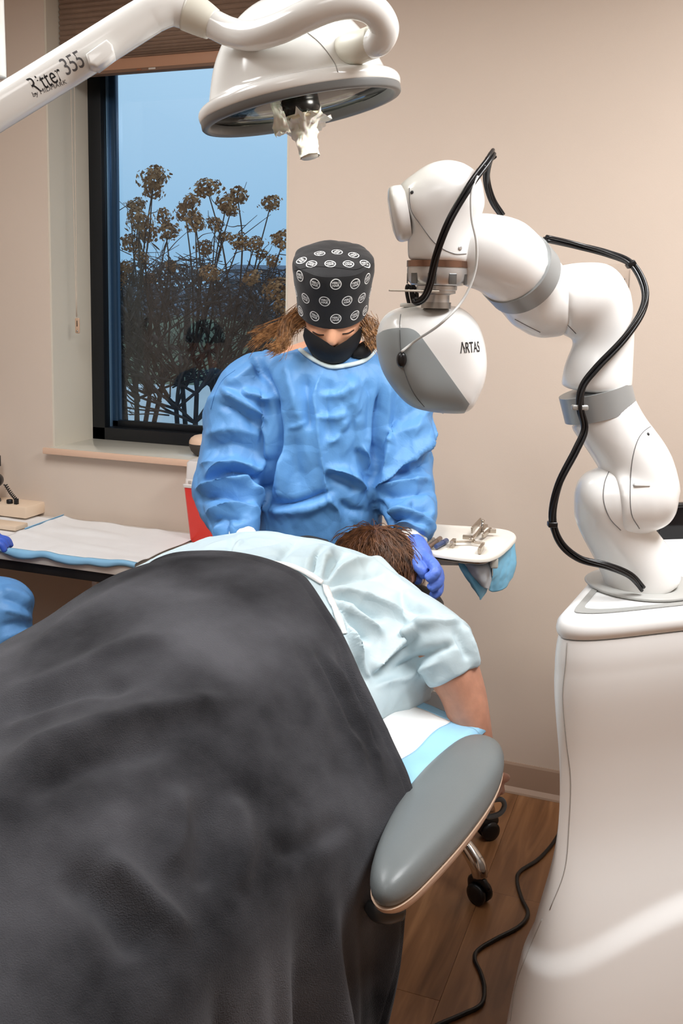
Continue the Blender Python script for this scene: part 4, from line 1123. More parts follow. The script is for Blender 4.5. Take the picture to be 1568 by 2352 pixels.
folds = [
 ([(742,1347),(790,1305),(860,1288),(930,1300)], 9, 0.010), ([(750,1352),(800,1330),(880,1325)], 8, -0.007),
 ([(752,1356),(830,1372),(900,1400),(950,1430)], 9, 0.012), ([(756,1366),(820,1395),(880,1425)], 8, -0.011),
 ([(762,1372),(820,1415),(880,1455)], 9, 0.011), ([(768,1385),(812,1440),(850,1480)], 8, -0.012),
 ([(776,1392),(806,1460),(830,1520)], 9, 0.010), ([(786,1420),(812,1500),(835,1560)], 7, -0.008), ([(800,1440),(826,1520),(848,1575)], 7, 0.008),
 ([(845,1545),(880,1505),(930,1465),(962,1436)], 12, 0.016), ([(870,1540),(910,1500),(962,1452)], 10, -0.010),
 ([(950,1430),(1000,1432),(1055,1432)], 10, 0.011), ([(900,1545),(980,1505),(1050,1475)], 12, -0.010), ([(860,1580),(940,1550),(1010,1518)], 9, 0.008),
 ([(1058,1432),(1080,1480),(1096,1540)], 7, 0.008), ([(1045,1440),(1066,1490),(1075,1520)], 7, -0.006),
 ([(745,1345),(700,1322),(640,1306),(570,1290)], 9, 0.008), ([(735,1330),(690,1310),(640,1280)], 9, -0.006),
 ([(745,1340),(770,1290),(800,1262)], 9, -0.008), ([(735,1335),(745,1290),(765,1255)], 9, 0.008), ([(700,1318),(715,1280),(740,1250)], 10, 0.006),
 ([(720,1320),(725,1290),(735,1265)], 7, -0.006), ([(690,1235),(660,1260),(640,1290)], 8, -0.007), ([(540,1230),(530,1250),(522,1275)], 7, -0.008), ([(560,1228),(600,1224),(690,1228)], 9, 0.004),
 ([(560,1240),(545,1255),(525,1268)], 6, 0.006), ([(840,1300),(900,1330),(960,1390)], 20, 0.006), ([(900,1400),(980,1410),(1040,1425)], 14, -0.006), ([(880,1360),(960,1385),(1020,1410)], 14, 0.006)]
V = sculpt(V, F, folds, 1.9)
V = crease(V, F, 0.007, 11, (1,1,1), seed=5.5)
V = relax(V, F, 1, 0.4)
pg = obj('gown', V, F, M_GOWNP, patient)
gb = bvh_of(V, F)
def ribbon(name, bvh, pix, w, m, parent, lift=0.003, n=30):
    pts = []; nr = []
    for q in cr(A(pix), n):
        p, nn = cast(bvh, q[0], q[1])
        if p is None: continue
        nn = np.array(nn); nn = nn if nn@ray(q[0],q[1]) < 0 else -nn
        pts.append(np.array(p)+nn*lift); nr.append(nn)
    pts = A(pts); nr = A(nr)
    pts = np.stack([np.convolve(np.pad(pts[:,k], 2, 'edge'), np.ones(5)/5, 'valid') for k in range(3)], 1)
    t = np.gradient(pts, axis=0); t /= np.linalg.norm(t,axis=1)[:,None]
    b = np.cross(t, nr); b /= np.linalg.norm(b,axis=1)[:,None]
    V = np.concatenate([pts-b*w/2, pts+b*w/2]); k = len(pts)
    F = [(i, i+1, k+i+1, k+i) for i in range(k-1)]
    V, F = shell(V, F, 0.0012); return obj(name, V, F, m, parent)
ribbon('gown_tie', gb, [(556,1291),(600,1294),(660,1300),(705,1318),(742,1343)], 0.012, M_PADW, pg)
ribbon('gown_tie', gb, [(745,1345),(755,1372),(772,1410),(790,1460)], 0.014, M_PADW, pg)
# dark collar of the clothing under the gown
V, F = capsule([B(0.135,-0.155,1.022), B(0.13,-0.12,1.030), B(0.115,-0.08,1.025)], [0.018,0.023,0.022], 16, 20); obj('shirt_collar', V, F, mat('black_cloth', (34,35,38), 0.85, bump=0.2, bscale=200), patient)

# ------------------------------------------------------------------ blanket
def blanket_mat():
    m = mat('black_fleece', (28, 28, 31), rough=0.95, sheen=0.12, spec=0.05, var=0.5, vscale=4.0, col2=(80, 80, 84), bump=0.5, bscale=520, detail=7.0)
    b = m.node_tree.nodes['Principled BSDF']; b.inputs['Sheen Roughness'].default_value = 0.45
    b.inputs['Sheen Tint'].default_value = (0.72, 0.72, 0.74, 1)
    return m
M_FLEECE = blanket_mat()
secs = {  # s: (t, h) across the body, from the far side to where the blanket leaves the near edge
 0.42: [(-0.46,0.72),(-0.40,0.90),(-0.335,0.99),(-0.27,1.048),(-0.15,1.078),(0.0,1.085),(0.10,1.068),(0.19,1.012),(0.27,0.935),(0.345,0.865),(0.405,0.812)],
 0.60: [(-0.46,0.70),(-0.41,0.86),(-0.345,0.965),(-0.28,1.030),(-0.15,1.075),(0.0,1.080),(0.10,1.060),(0.19,1.005),(0.27,0.935),(0.345,0.868),(0.410,0.816)],
 0.80: [(-0.46,0.68),(-0.41,0.82),(-0.345,0.925),(-0.28,0.985),(-0.15,1.040),(0.0,1.050),(0.11,1.035),(0.20,0.990),(0.28,0.935),(0.35,0.878),(0.412,0.818)],
 1.00: [(-0.46,0.68),(-0.41,0.80),(-0.345,0.885),(-0.28,0.940),(-0.16,0.990),(0.0,0.985),(0.12,1.000),(0.21,0.965),(0.29,0.922),(0.355,0.875),(0.412,0.818)],
 1.20: [(-0.46,0.68),(-0.41,0.78),(-0.345,0.860),(-0.28,0.910),(-0.16,0.955),(0.0,0.930),(0.12,0.960),(0.21,0.930),(0.29,0.895),(0.355,0.860),(0.412,0.815)],
 1.45: [(-0.46,0.68),(-0.41,0.77),(-0.345,0.840),(-0.28,0.885),(-0.16,0.930),(0.0,0.890),(0.12,0.925),(0.21,0.895),(0.29,0.865),(0.355,0.840),(0.412,0.810)],
 1.80: [(-0.46,0.68),(-0.41,0.77),(-0.345,0.820),(-0.28,0.855),(-0.16,0.890),(0.0,0.865),(0.12,0.890),(0.21,0.870),(0.29,0.850),(0.355,0.830),(0.412,0.805)]}
sk = sorted(secs); NS, NV = 190, 230
net = []
for s in sk:
    row = [(t, h) for t, h in secs[s]] + [(0.432,0.755),(0.438,0.66),(0.440,0.54),(0.442,0.42),(0.446,0.30),(0.450,0.18),(0.452,0.06)]
    net.append([(s, t, h) for t, h in row])
G = grid_surf(net, 80, NV)          # s, t, h over uniform s rows
srow = np.linspace(0, 1, 80)
edge_x = [-0.46, -0.35, -0.28, -0.15, 0.0, 0.1, 0.19, 0.27, 0.345, 0.41, 0.44]
edge_s = [0.475, 0.455, 0.447, 0.433, 0.435, 0.445, 0.478, 0.520, 0.550, 0.590, 0.600]
tt = G[0,:,1]; hh0 = G[0,:,2]
s0 = np.interp(tt, edge_x, edge_s)
hang = np.clip((0.80-hh0)/0.6, 0, 1)*(tt > 0.40)
s0 = s0 + 0.17*hang
smin, smax = sk[0], sk[-1]
V = np.zeros((NS, NV, 3))
sgrid = G[:,0,0]
for j in range(NV):
    ss = s0[j] + (smax-s0[j])*np.linspace(0, 1, NS)**1.15
    T = np.interp(ss, sgrid, G[:,j,1]); H = np.interp(ss, sgrid, G[:,j,2])
    # pleats in the hanging part, growing downwards
    k = np.clip((0.80-H)/0.25, 0, 1)*(tt[j] > 0.41)*np.clip(0.15+(ss-s0[j])/0.14, 0, 1)
    T = T + k*(0.024*np.sin(ss*38+1.2)+0.014*np.sin(ss*67+0.4)+0.006*np.sin(ss*113)) + k*0.02*hang[j]
    for i in range(NS): V[i,j] = B(ss[i], T[i], H[i])
V = V.reshape(-1,3); F = grid_faces(NS, NV)
if vnormals(V, F)[NS//3*NV+NV//3][2] < 0: F = [f[::-1] for f in F]
bf = [
 ([(700,1490),(740,1560),(790,1650),(850,1790)], 14, 0.010), ([(745,1500),(800,1600),(850,1700),(880,1800)], 9, 0.010), ([(725,1500),(770,1590),(825,1710)], 10, -0.008), ([(770,1490),(830,1620),(868,1740)], 8, -0.009),
 ([(640,1450),(690,1560),(760,1700)], 22, 0.006), ([(0,1600),(120,1560),(300,1480),(420,1460)], 18, 0.008), ([(0,1650),(150,1600),(330,1560)], 18, -0.010), ([(0,1770),(140,1700),(330,1640),(560,1600)], 26, 0.014), ([(30,1830),(200,1760),(420,1700)], 30, -0.010),
 ([(60,1470),(180,1390),(290,1330),(350,1310)], 9, -0.006), ([(40,1520),(160,1430),(300,1345)], 14, 0.006), ([(0,1690),(100,1640),(240,1590)], 16, 0.006),
 ([(400,1800),(420,1900),(380,2010)], 30, 0.010), ([(520,1820),(560,1930),(540,2050)], 26, 0.010), ([(460,1830),(470,1950),(470,2050)], 24, -0.010),
 ([(240,1960),(340,2060),(430,2160)], 26, 0.012), ([(150,1990),(260,2090),(330,2200)], 40, -0.016), ([(620,1960),(700,1940),(800,1880)], 26, -0.007)]
V = sculpt(V, F, [b_ + ('soft',) for b_ in bf], 1.4)
V = wrinkle(V, F, 0.007, 4.5, (1,1,1), ridged=False, seed=9.1, octs=2)
# hem: a raised band following the head edge and the free vertical edge
Vg_ = V.reshape(NS, NV, 3); Nn = vnormals(V, F).reshape(NS, NV, 3)
V = (Vg_ + Nn*np.where(np.arange(NS) < 4, 0.004, np.where(np.arange(NS) == 4, -0.001, 0.0))[:,None,None]).reshape(-1,3)
V, F = shell(V, F, 0.005)
blanket = obj('blanket', V, F, M_FLEECE)
tag(blanket, 'black fleece blanket draped over the patient and down the side of the chair', 'blanket')
# ================================================================== NURSE
M_GOWNB = mat('blue_gown', (92, 146, 202), rough=0.5, var=0.03, vscale=9, bump=0.10, bscale=240, spec=0.45, crumple=(0.35, 10))
M_SKINN = mat('skin_nurse', (222, 166, 134), rough=0.5, sss=0.15, var=0.05, vscale=30)
M_GLOVE = mat('nitrile_glove', (92, 124, 214), rough=0.42, var=0.05, vscale=40, bump=0.15, bscale=180)
M_CAP = mat('cap_cloth', (24, 24, 26), rough=0.75, bump=0.12, bscale=300, sheen=0.15)
M_CAPTOP = M_CAP
M_MASK = mat('mask_cloth', (16, 16, 18), rough=0.7, bump=0.1, bscale=400)
M_TRIM = mat('gown_trim', (206, 222, 226), rough=0.7)
NZ = 2.45
npx = lambda r, z=NZ: r*z/FOCAL
def pcap(pts, rad, n=24, seg=32, ends=(0.6,0.6)):
    return capsule([P(*p) for p in pts], [npx(r, p[2]) for r, p in zip(rad, pts)], n, seg, ends)
UPH = 0.47  # forward tilt of the head (radians)
h_up = A([0,0,1])*math.cos(UPH) - FWD*math.sin(UPH)
h_fw = -FWD*math.cos(UPH) - A([0,0,1])*math.sin(UPH)
h_rt = RGT - FWD*0.0
HC = P(764, 713, 2.385)
def HP(x, y, z): return HC + h_rt*x + h_fw*y + h_up*z      # head frame: right, forward (face), up
head_parts = [
    capsule([HP(0,-0.03,0.035), HP(0,0.02,0.035)], [0.080,0.078], 10, 32, (0.75,0.6)),
    capsule([HP(0,0.015,0.0), HP(0,0.03,-0.05), HP(0,0.035,-0.085)], [0.074,0.062,0.044], 14, 28, (0.5,0.6)),
    capsule([HP(0,0.078,0.018), HP(0,0.090,-0.012), HP(0,0.0975,-0.032), HP(0,0.091,-0.040)], [0.009,0.011,0.0135,0.011], 14, 16), capsule([HP(-0.013,0.086,-0.034), HP(0.013,0.086,-0.034)], [0.008,0.008], 8, 12), capsule([HP(-0.034,0.062,-0.022), HP(-0.026,0.062,-0.045)], [0.024,0.02], 8, 16), capsule([HP(0.034,0.062,-0.022), HP(0.026,0.062,-0.045)], [0.024,0.02], 8, 16),
    capsule([HP(-0.03,0.072,0.012), HP(0.03,0.072,0.012)], [0.018,0.018], 8, 16),
    capsule([HP(-0.076,-0.01,-0.01), HP(-0.082,-0.015,-0.04)], [0.012,0.009], 8, 12), capsule([HP(0.076,-0.01,-0.01), HP(0.082,-0.015,-0.04)], [0.012,0.009], 8, 12)]
Vhd, Fhd = remesh(head_parts, 0.003, 5)
neck_b = P(765, 812, 2.47)
core = [
    capsule([HP(0,-0.03,-0.03), HP(0,-0.04,-0.09), neck_b, P(765,850,2.49)], [0.062,0.055,0.060,0.075], 16, 28),
    capsule([P(660,850,2.47), P(765,838,2.475), P(870,850,2.47)], [0.06,0.075,0.06], 16, 24),
    capsule([P(765,860,2.48), P(760,1000,2.50), P(745,1200,2.52), P(740,1330,2.53)], [0.11,0.12,0.115,0.125], 24, 32),
    capsule([P(660,850,2.47), P(560,960,2.45), P(528,1110,2.42), P(548,1195,2.33), P(562,1235,2.27)], [0.052,0.048,0.042,0.034,0.026], 24, 20),
    capsule([P(870,850,2.47), P(925,960,2.46), P(935,1110,2.42), P(948,1190,2.33), P(952,1240,2.27)], [0.052,0.048,0.042,0.034,0.026], 24, 20)]
for sx in (-1, 1):
    hip = P(702+sx*62, 1340, 2.53); kn = hip.copy(); kn[2] = 0.48; ft = hip.copy(); ft[2] = 0.07
    core.append(capsule([hip, (hip+kn)/2, kn, (kn+ft)/2-[0,0,0.02], ft], [0.085,0.075,0.055,0.05,0.036], 30, 20))
V, F = remesh(head_parts+core, 0.0055, 5)
nurse = obj('person', V, F, M_SKINN)
tag(nurse, 'nurse in blue gown, black printed cap and mask, bending over the patient', 'person')
nb = bvh_of(Vhd, Fhd)
for sx in (-1, 1):
    ft = P(702+sx*62, 1340, 2.53); ft[2] = 0.0
    rings = []
    for u, w_, hgt in ((-0.09,0.028,0.06),(-0.08,0.036,0.075),(-0.03,0.040,0.085),(0.03,0.042,0.075),(0.09,0.044,0.055),(0.14,0.036,0.040),(0.165,0.018,0.026)):
        rings.append([ft - FWD*u + RGT*w_*math.cos(a) + A([0,0,1])*max(0.0, hgt/2*(1+math.sin(a))) for a in np.linspace(0, 2*math.pi, 20, endpoint=False)])
    V, F = loft(rings); obj('shoe', V, F, mat('shoe_black', (30,30,34), 0.5), nurse)
mb_tr = []
for sx in (-1, 1):
    hip = P(702+sx*60, 1340, 2.53); ft = hip.copy(); ft[2] = 0.10
    mb_tr.append(capsule([hip+[0,0,0.05], (hip+ft)/2, ft], [0.105,0.080,0.068], 20, 24, (0.5, 0.02)))
V, F = remesh(mb_tr, 0.008, 4); V = wrinkle(V, F, 0.008, 7, (1,1,0.6), seed=4); obj('trousers', V, F, mat('scrub_black', (34,36,42), 0.8), nurse)

# gown
rows = [(792,715,835,2.45,0.060),(808,668,866,2.455,0.078),(830,612,908,2.455,0.095),(870,580,930,2.455,0.112),(930,590,915,2.46,0.125),(1010,598,900,2.465,0.13),(1100,598,885,2.475,0.13),(1190,592,880,2.485,0.13),(1270,580,886,2.50,0.135),(1400,560,905,2.51,0.145),(1560,550,915,2.52,0.15),(1740,545,925,2.53,0.155)]
rings = []
for py, l, r, z, hd_ in rows:
    c = P((l+r)/2, py, z); hw = npx((r-l)/2, z)
    ring = []
    for a in np.linspace(0, 2*math.pi, 64, endpoint=False):
        ca, sa = math.cos(a), math.sin(a)
        ring.append(c + RGT*hw*math.copysign(abs(ca)**0.8, ca) + FWD*hd_*math.copysign(abs(sa)**0.8, sa))
    rings.append(ring)
Rg = np.stack([A(r) for r in rings]); Rg = np.stack([cr(Rg[:,j], 70) for j in range(64)], 1)
torso_g = loft([list(r) for r in Rg])
slL = pcap([(628,842,2.46),(585,880,2.455),(555,940,2.45),(545,1010,2.45),(536,1075,2.44),(524,1128,2.415),(532,1180,2.35),(548,1215,2.30),(558,1236,2.27)], [52,70,78,81,84,84,68,54,34], 40, 40, (0.5,0.1))
slR = pcap([(880,842,2.465),(915,880,2.46),(930,950,2.46),(926,1030,2.455),(924,1090,2.44),(928,1135,2.41),(938,1185,2.34),(946,1222,2.29),(951,1244,2.265)], [52,62,61,60,70,74,62,48,32], 40, 40, (0.5,0.1))
flapR = pcap([(960,930,2.44),(925,1010,2.41),(885,1075,2.39),(862,1115,2.385)], [34,42,30,12], 20, 24, (0.6,0.4))
# the open neck: a scooped collar line
V, F = remesh([torso_g, slL, slR, flapR], 0.0045, 7)
S = [
 # left sleeve against the body
 ([(581,812),(608,868),(632,918),(630,960)], 8, -0.012), ([(632,918),(642,985),(632,1060),(616,1120),(602,1172)], 11, -0.020), ([(640,925),(650,1000),(640,1090),(622,1150)], 10, 0.010),
 ([(512,895),(555,922),(592,946),(618,966)], 8, 0.013), ([(555,902),(595,908),(632,918)], 9, 0.012), ([(500,925),(545,945),(600,985)], 13, -0.008), ([(590,830),(560,860),(520,890)], 12, 0.006),
 ([(600,960),(618,1000),(620,1060)], 10, 0.010), ([(470,1000),(530,985),(600,1000)], 16, 0.007), ([(465,1035),(530,1020),(600,1040)], 14, -0.006),
 ([(468,1100),(500,1072),(540,1060),(596,1082)], 9, 0.014), ([(458,1112),(510,1090),(560,1088),(600,1105)], 8, -0.013), ([(444,1124),(500,1112),(552,1112),(580,1140),(596,1162)], 10, 0.016),
 ([(450,1150),(505,1136),(550,1144),(578,1172)], 9, -0.013), ([(468,1182),(515,1165),(565,1165),(598,1182)], 9, 0.013), ([(475,1205),(510,1190),(560,1192)], 8, -0.009), ([(517,1188),(520,1215),(522,1246)], 8, -0.010), ([(498,1200),(497,1225),(505,1245)], 8, 0.008),
 ([(540,1120),(575,1090),(610,1050)], 8, 0.008), ([(560,1128),(598,1150),(606,1180)], 7, 0.008), ([(455,1070),(490,1060),(530,1068)], 10, 0.007),
 # front of the gown
 ([(655,830),(668,880),(682,930),(690,975)], 18, 0.010), ([(700,860),(705,920),(712,990)], 14, -0.009), ([(744,845),(722,902),(726,955),(738,1048),(755,1138),(779,1175),(776,1228)], 7, 0.008, 'sharp'),
 ([(760,870),(750,930),(760,1010)], 14, -0.006), ([(606,1160),(665,1160),(714,1148),(750,1132),(770,1126)], 8, -0.011), ([(610,1172),(670,1172),(720,1162),(765,1145)], 10, 0.008),
 ([(747,1073),(795,1082),(828,1102),(848,1132)], 10, 0.012), ([(745,1092),(790,1105),(825,1130)], 11, -0.009), ([(815,1030),(838,1070),(848,1120)], 12, -0.008), ([(830,1020),(850,1060),(853,1110)], 9, 0.008),
 ([(725,955),(760,960),(800,950)], 8, 0.006), ([(750,1018),(775,1005),(800,960)], 8, 0.007), ([(770,1000),(800,985),(830,940)], 10, -0.005), ([(660,985),(690,975),(710,965)], 6, 0.005), ([(735,910),(780,905),(830,880)], 10, 0.006),
 ([(800,860),(815,920),(820,990)], 14, 0.007), ([(842,870),(850,930),(845,1010)], 14, -0.007), ([(780,1150),(800,1170),(850,1178)], 9, -0.006), ([(640,1040),(648,1100),(640,1150)], 14, 0.008), ([(665,1000),(676,1070),(690,1130)], 20, -0.006),
 # right armhole, flap and sleeve
 ([(880,880),(873,942),(866,1045),(850,1130)], 8, -0.018), ([(893,870),(886,960),(880,1040)], 9, 0.008), ([(991,958),(965,1012),(912,1065),(856,1124)], 9, 0.018), ([(905,1000),(890,1050),(866,1095)], 10, 0.010), ([(880,985),(903,998),(896,1020)], 6, 0.008), ([(985,965),(945,985),(905,1000)], 14, 0.006),
 ([(870,1122),(925,1112),(985,1102)], 8, 0.011), ([(868,1140),(930,1132),(990,1128)], 9, -0.010), ([(900,1080),(950,1075),(985,1060)], 10, -0.008), ([(881,1190),(920,1174),(968,1194),(990,1222)], 8, 0.014), ([(885,1202),(925,1190),(965,1212)], 7, -0.011), ([(896,1216),(938,1200),(980,1232)], 8, 0.012), ([(905,1228),(945,1218),(975,1240)], 6, -0.009),
 ([(860,1150),(880,1175),(905,1208)], 8, -0.012), ([(965,1130),(985,1160),(990,1195)], 10, 0.007), ([(940,1150),(955,1170),(985,1180)], 8, -0.007), ([(600,790),(640,812),(690,820)], 14, 0.004)]
V = sculpt(V, F, S, 2.0)
V = crease(V, F, 0.009, 9, (1,1,0.8), seed=1.3)
V = crease(V, F, 0.0035, 22, (1,1,0.9), seed=4.1, rot=0.2)
V = relax(V, F, 1, 0.4)
ng = obj('gown', V, F, M_GOWNB, nurse); ngb = bvh_of(V, F)
seam('gown_seam', ngb, [(484,940),(494,905),(512,872),(540,850)], 0.0007, mat('gown_stitch', (62,112,172), 0.7), ng)
# neck opening: skin on one side, dark undershirt on the other, pale binding round it
cl = [(664,768),(676,786),(698,806),(725,824),(760,838),(800,834),(835,824),(856,806),(864,790)]
cpts = []
for q_ in cr(A(cl), 40):
    p_, n_ = cast(ngb, q_[0], q_[1]+4)
    if p_ is not None: cpts.append(np.array(p_)-FWD*0.004)
V, F = tube(cpts, 0.0065, 60, 12, flat=0.8); obj('collar_binding', V, F, M_TRIM, ng)
V, F = capsule([P(812,812,2.375), P(832,806,2.38), P(852,790,2.40)], [0.014,0.020,0.016], 12, 20); obj('undershirt', V, F, M_MASK, nurse)
# sleeve cuffs
for pts in ([(556,1228,2.285),(562,1240,2.265),(566,1248,2.25)], [(944,1236,2.28),(952,1246,2.26),(957,1253,2.25)]):
    V, F = tube([P(*p) for p in pts], [npx(34,2.27), npx(31,2.27), npx(26,2.27)], 10, 28); V = wrinkle(A(V), F, 0.004, 60, seed=2); obj('cuff', V, F, mat('cuff_knit', (232,234,232), 0.85), nurse)

# gloves: right of picture closes on the patient's head, left one lies behind the patient's shoulder
def glove(name, palm, fingers):
    parts = [capsule([P(*p) for p in palm[0]], palm[1], 14, 24)]
    for pts, r in fingers: parts.append(capsule([P(*p) for p in pts], [r*1.06, r*1.04, r, r*0.92][:len(pts)], 18, 16))
    V, F = remesh(parts, 0.0022, 3); V = wrinkle(V, F, 0.0016, 70, seed=6); return obj(name, V, F, M_GLOVE, nurse)
glove('glove', ([(951,1248,2.25),(958,1270,2.215),(968,1300,2.185)], [0.027,0.033,0.033]), [
    ([(948,1284,2.185),(960,1300,2.150),(970,1312,2.140),(974,1320,2.145)], 0.0130),
    ([(972,1278,2.185),(994,1296,2.140),(1000,1314,2.115),(984,1328,2.115)], 0.0132),
    ([(980,1292,2.190),(1003,1310,2.150),(1006,1336,2.125),(989,1350,2.120)], 0.0130),
    ([(984,1304,2.200),(1005,1330,2.170),(1006,1356,2.145),(994,1368,2.135)], 0.0118),
    ([(950,1296,2.21),(952,1314,2.19),(958,1334,2.17)], 0.0125)])
glove('glove', ([(563,1242,2.26),(580,1256,2.23),(600,1268,2.21)], [0.025,0.031,0.031]), [
    ([(612,1262,2.20),(632,1268,2.18),(650,1280,2.17)], 0.0110), ([(612,1270,2.20),(635,1280,2.18),(652,1292,2.17)], 0.0115),
    ([(608,1278,2.20),(628,1290,2.18),(645,1302,2.17)], 0.0110), ([(602,1284,2.20),(618,1298,2.19),(632,1308,2.18)], 0.0100), ([(585,1250,2.23),(605,1248,2.21),(622,1250,2.20)], 0.0110)])

# mask
mp_ = [(699,752),(715,764),(740,780),(768,798),(796,782),(818,764),(836,746),(842,790),(815,845),(765,860),(715,845),(692,790)]
Vhd, Fhd = remesh(head_parts[:2], 0.003, 8); Nh = vnormals(Vhd, Fhd)
rel = (Vhd-HC); up_ = rel@h_up; fw_ = rel@h_fw
bulge = 0.006+0.016*np.clip(fw_/0.09, 0, 1)*np.clip((0.0-up_)/0.05, 0, 1)
Vo = relax(Vhd + Nh*bulge[:,None], Fhd, 34)
Vm, Fm = cut_panel(Vo, Fhd, mp_, 2.27); Vm, Fm = lift_panel(Vm, Fm, 0.0, 0.0015)
mask = obj('face_mask', Vm, Fm, M_MASK, nurse, True, 40)
for pts in ([(-0.066,0.045,0.0),(-0.080,0.0,0.02),(-0.083,-0.02,0.05)], [(0.066,0.045,0.0),(0.080,0.0,0.02),(0.083,-0.02,0.05)]):
    V, F = tube([HP(*p) for p in pts], 0.0016, 12, 8); obj('ear_loop', V, F, M_MASK, mask)
# lowered eyelids with lashes, brows
M_LASH = mat('lashes', (44, 28, 22), rough=0.8)
for pix in ([(718,762),(730,768),(744,769)], [(786,767),(800,765),(812,758)]): seam('eyelashes', nb, pix, 0.0016, M_LASH, nurse, 10, 0.0006)
# cap: tall scrub cap with a flat gathered crown
CAPC = HP(0, 0.002, 0.0)
capprof = [(0.087,0.008),(0.0885,0.013),(0.0885,0.024),(0.0905,0.045),(0.0945,0.075),(0.0975,0.105),(0.0985,0.125),(0.0965,0.139),(0.0945,0.1415),(0.089,0.145),(0.070,0.152),(0.044,0.157),(0.018,0.159),(0.0,0.160)]
cp = cr(A(capprof), 46)
V = []
segc = 96
for r, h in cp:
    for k in range(segc):
        a = 2*math.pi*k/segc
        # brow dips at the front, rises over the ears
        dip = -0.010*max(0, math.sin(a)) * min(1, max(0, 1-(h-0.0)/0.07)) if h < 0.07 else 0
        w_ = 0.0022*math.sin(7*a+1.0)*max(0, (h-0.09)/0.06)*min(1, r/0.05)
        V.append(CAPC + h_rt*(r+w_)*math.cos(a) + h_fw*(r+w_)*1.07*math.sin(a) + h_up*(h+dip))
F = [(i*segc+j, i*segc+(j+1)%segc, (i+1)*segc+(j+1)%segc, (i+1)*segc+j) for i in range(len(cp)-1) for j in range(segc)]
V = A(V); V = wrinkle(V, F, 0.0022, 22, seed=8)
V = sculpt(V, F, [([(676,622),(720,612),(770,614),(818,618),(845,605)], 5, -0.004), ([(818,618),(822,660)], 6, -0.004), ([(700,612),(708,650)], 6, -0.004), ([(815,590),(812,612)], 5, 0.003)])
Vs, Fs = shell(V, F, 0.002 if ((vnormals(V, F)*(V-CAPC)).sum(1)).mean() > 0 else -0.002); cap = obj('scrub_cap', Vs, Fs, M_CAP, nurse); capb = bvh_of(V, F)
M_WPRINT = mat('white_print', (236, 236, 234), rough=0.7)
g_ring = ring_geo(0.0112, 0.0134, 28)
tv, tf = text_geo('VERO', 0.0078, 1.05, 0, 0.00018); tv = tv*A([0.92,1])+A([0,0.0030])
hv, hf = text_geo('HAIR', 0.0078, 1.05, 0, 0.00018); hv = hv*A([0.92,1])+A([0,-0.0036])
def logo(px, py, ang=0.0):
    V_ = list(g_ring[0]); F_ = list(g_ring[1])
    for a, b in ((tv, tf), (hv, hf)):
        k = len(V_); V_ = V_+list(a); F_ = F_+[tuple(i+k for i in f) for f in b]
    V3 = decal_local(capb, px, py, A(V_), 0.0006, ang, h_up)
    if V3: obj('logo_print', V3, F_, M_WPRINT, cap, False)
for px, py, an in ((723,652,-.1),(771,653,0),(816,652,.1),(844,640,.2),(679,669,-.1),(701,685,-.1),(745,692,0),(797,691,.05),(831,684,.1),(850,673,.1),(690,714,-.2),(722,726,-.15),(771,732,0),(815,724,.15),(838,713,.2),
                   (692,598,.3),(734,582,.1),(774,579,0),(812,586,-.2),(715,606,.2),(758,606,0),(800,606,-.3),(838,606,-.4),(688,634,.2)):
    logo(px, py, an)
seam('cap_seam', capb, [(676,622),(720,613),(770,615),(818,619),(848,603)], 0.0008, mat('cap_thread', (10,10,11), 0.9), cap)
# hair: strands falling on both shoulders
M_HAIRN = mat('light_brown_hair', (126, 86, 54), rough=0.42, var=0.4, vscale=90, col2=(178, 130, 84))
mbh = MB(); rh = random.Random(11)
def lock(ctrl, cnt, spread0, spread1, r=0.0007):
    for k in range(cnt):
        n_ = len(ctrl); a = [rh.gauss(0, 1), rh.gauss(0, 1)]; c2 = [rh.gauss(0, 1), rh.gauss(0, 1)]; ln_ = rh.uniform(0.72, 1.0)
        path = cr(A([P(*c) for c in ctrl]), 12); pts = []
        ph = rh.uniform(0, 6.28); am = rh.uniform(0.0, 0.004)
        for i in range(12):
            u = i/11.0*ln_; q_ = path[min(11, int(i*ln_))]*(1-(i*ln_)%1) + path[min(11, int(i*ln_)+1)]*((i*ln_)%1)
            w0, w1 = spread0*(1-u)+spread1*u*0.6, spread1*u*u
            pts.append(q_ + RGT*(a[0]*w0+c2[0]*w1+am*math.sin(ph+u*9)) + A([0,0,1])*(a[1]*w0+c2[1]*w1) + FWD*rh.gauss(0, 0.0012))
        mbh.add(*tube(pts, [r]*11+[r*0.3], 12, 3, caps=False, smooth_path=False))
lock([(702,724,2.36),(672,742,2.35),(654,758,2.34),(652,778,2.33),(640,798,2.325),(622,806,2.325)], 330, 0.010, 0.009)
lock([(700,728,2.37),(660,744,2.36),(625,758,2.355),(600,772,2.355),(578,790,2.36)], 150, 0.009, 0.011)
lock([(700,722,2.37),(680,738,2.37),(668,750,2.36),(660,765,2.355)], 200, 0.012, 0.012)
lock([(834,736,2.37),(846,756,2.36),(856,776,2.35),(864,796,2.35)], 260, 0.010, 0.010)
lock([(835,735,2.37),(855,742,2.37),(864,760,2.36),(858,778,2.36)], 40, 0.006, 0.008, 0.0005)
lock([(688,722,2.36),(672,728,2.36),(668,745,2.36),(680,752,2.36)], 30, 0.006, 0.008, 0.0005)
hr = mbh.obj('hair', M_HAIRN, nurse); hr['kind'] = 'stuff'
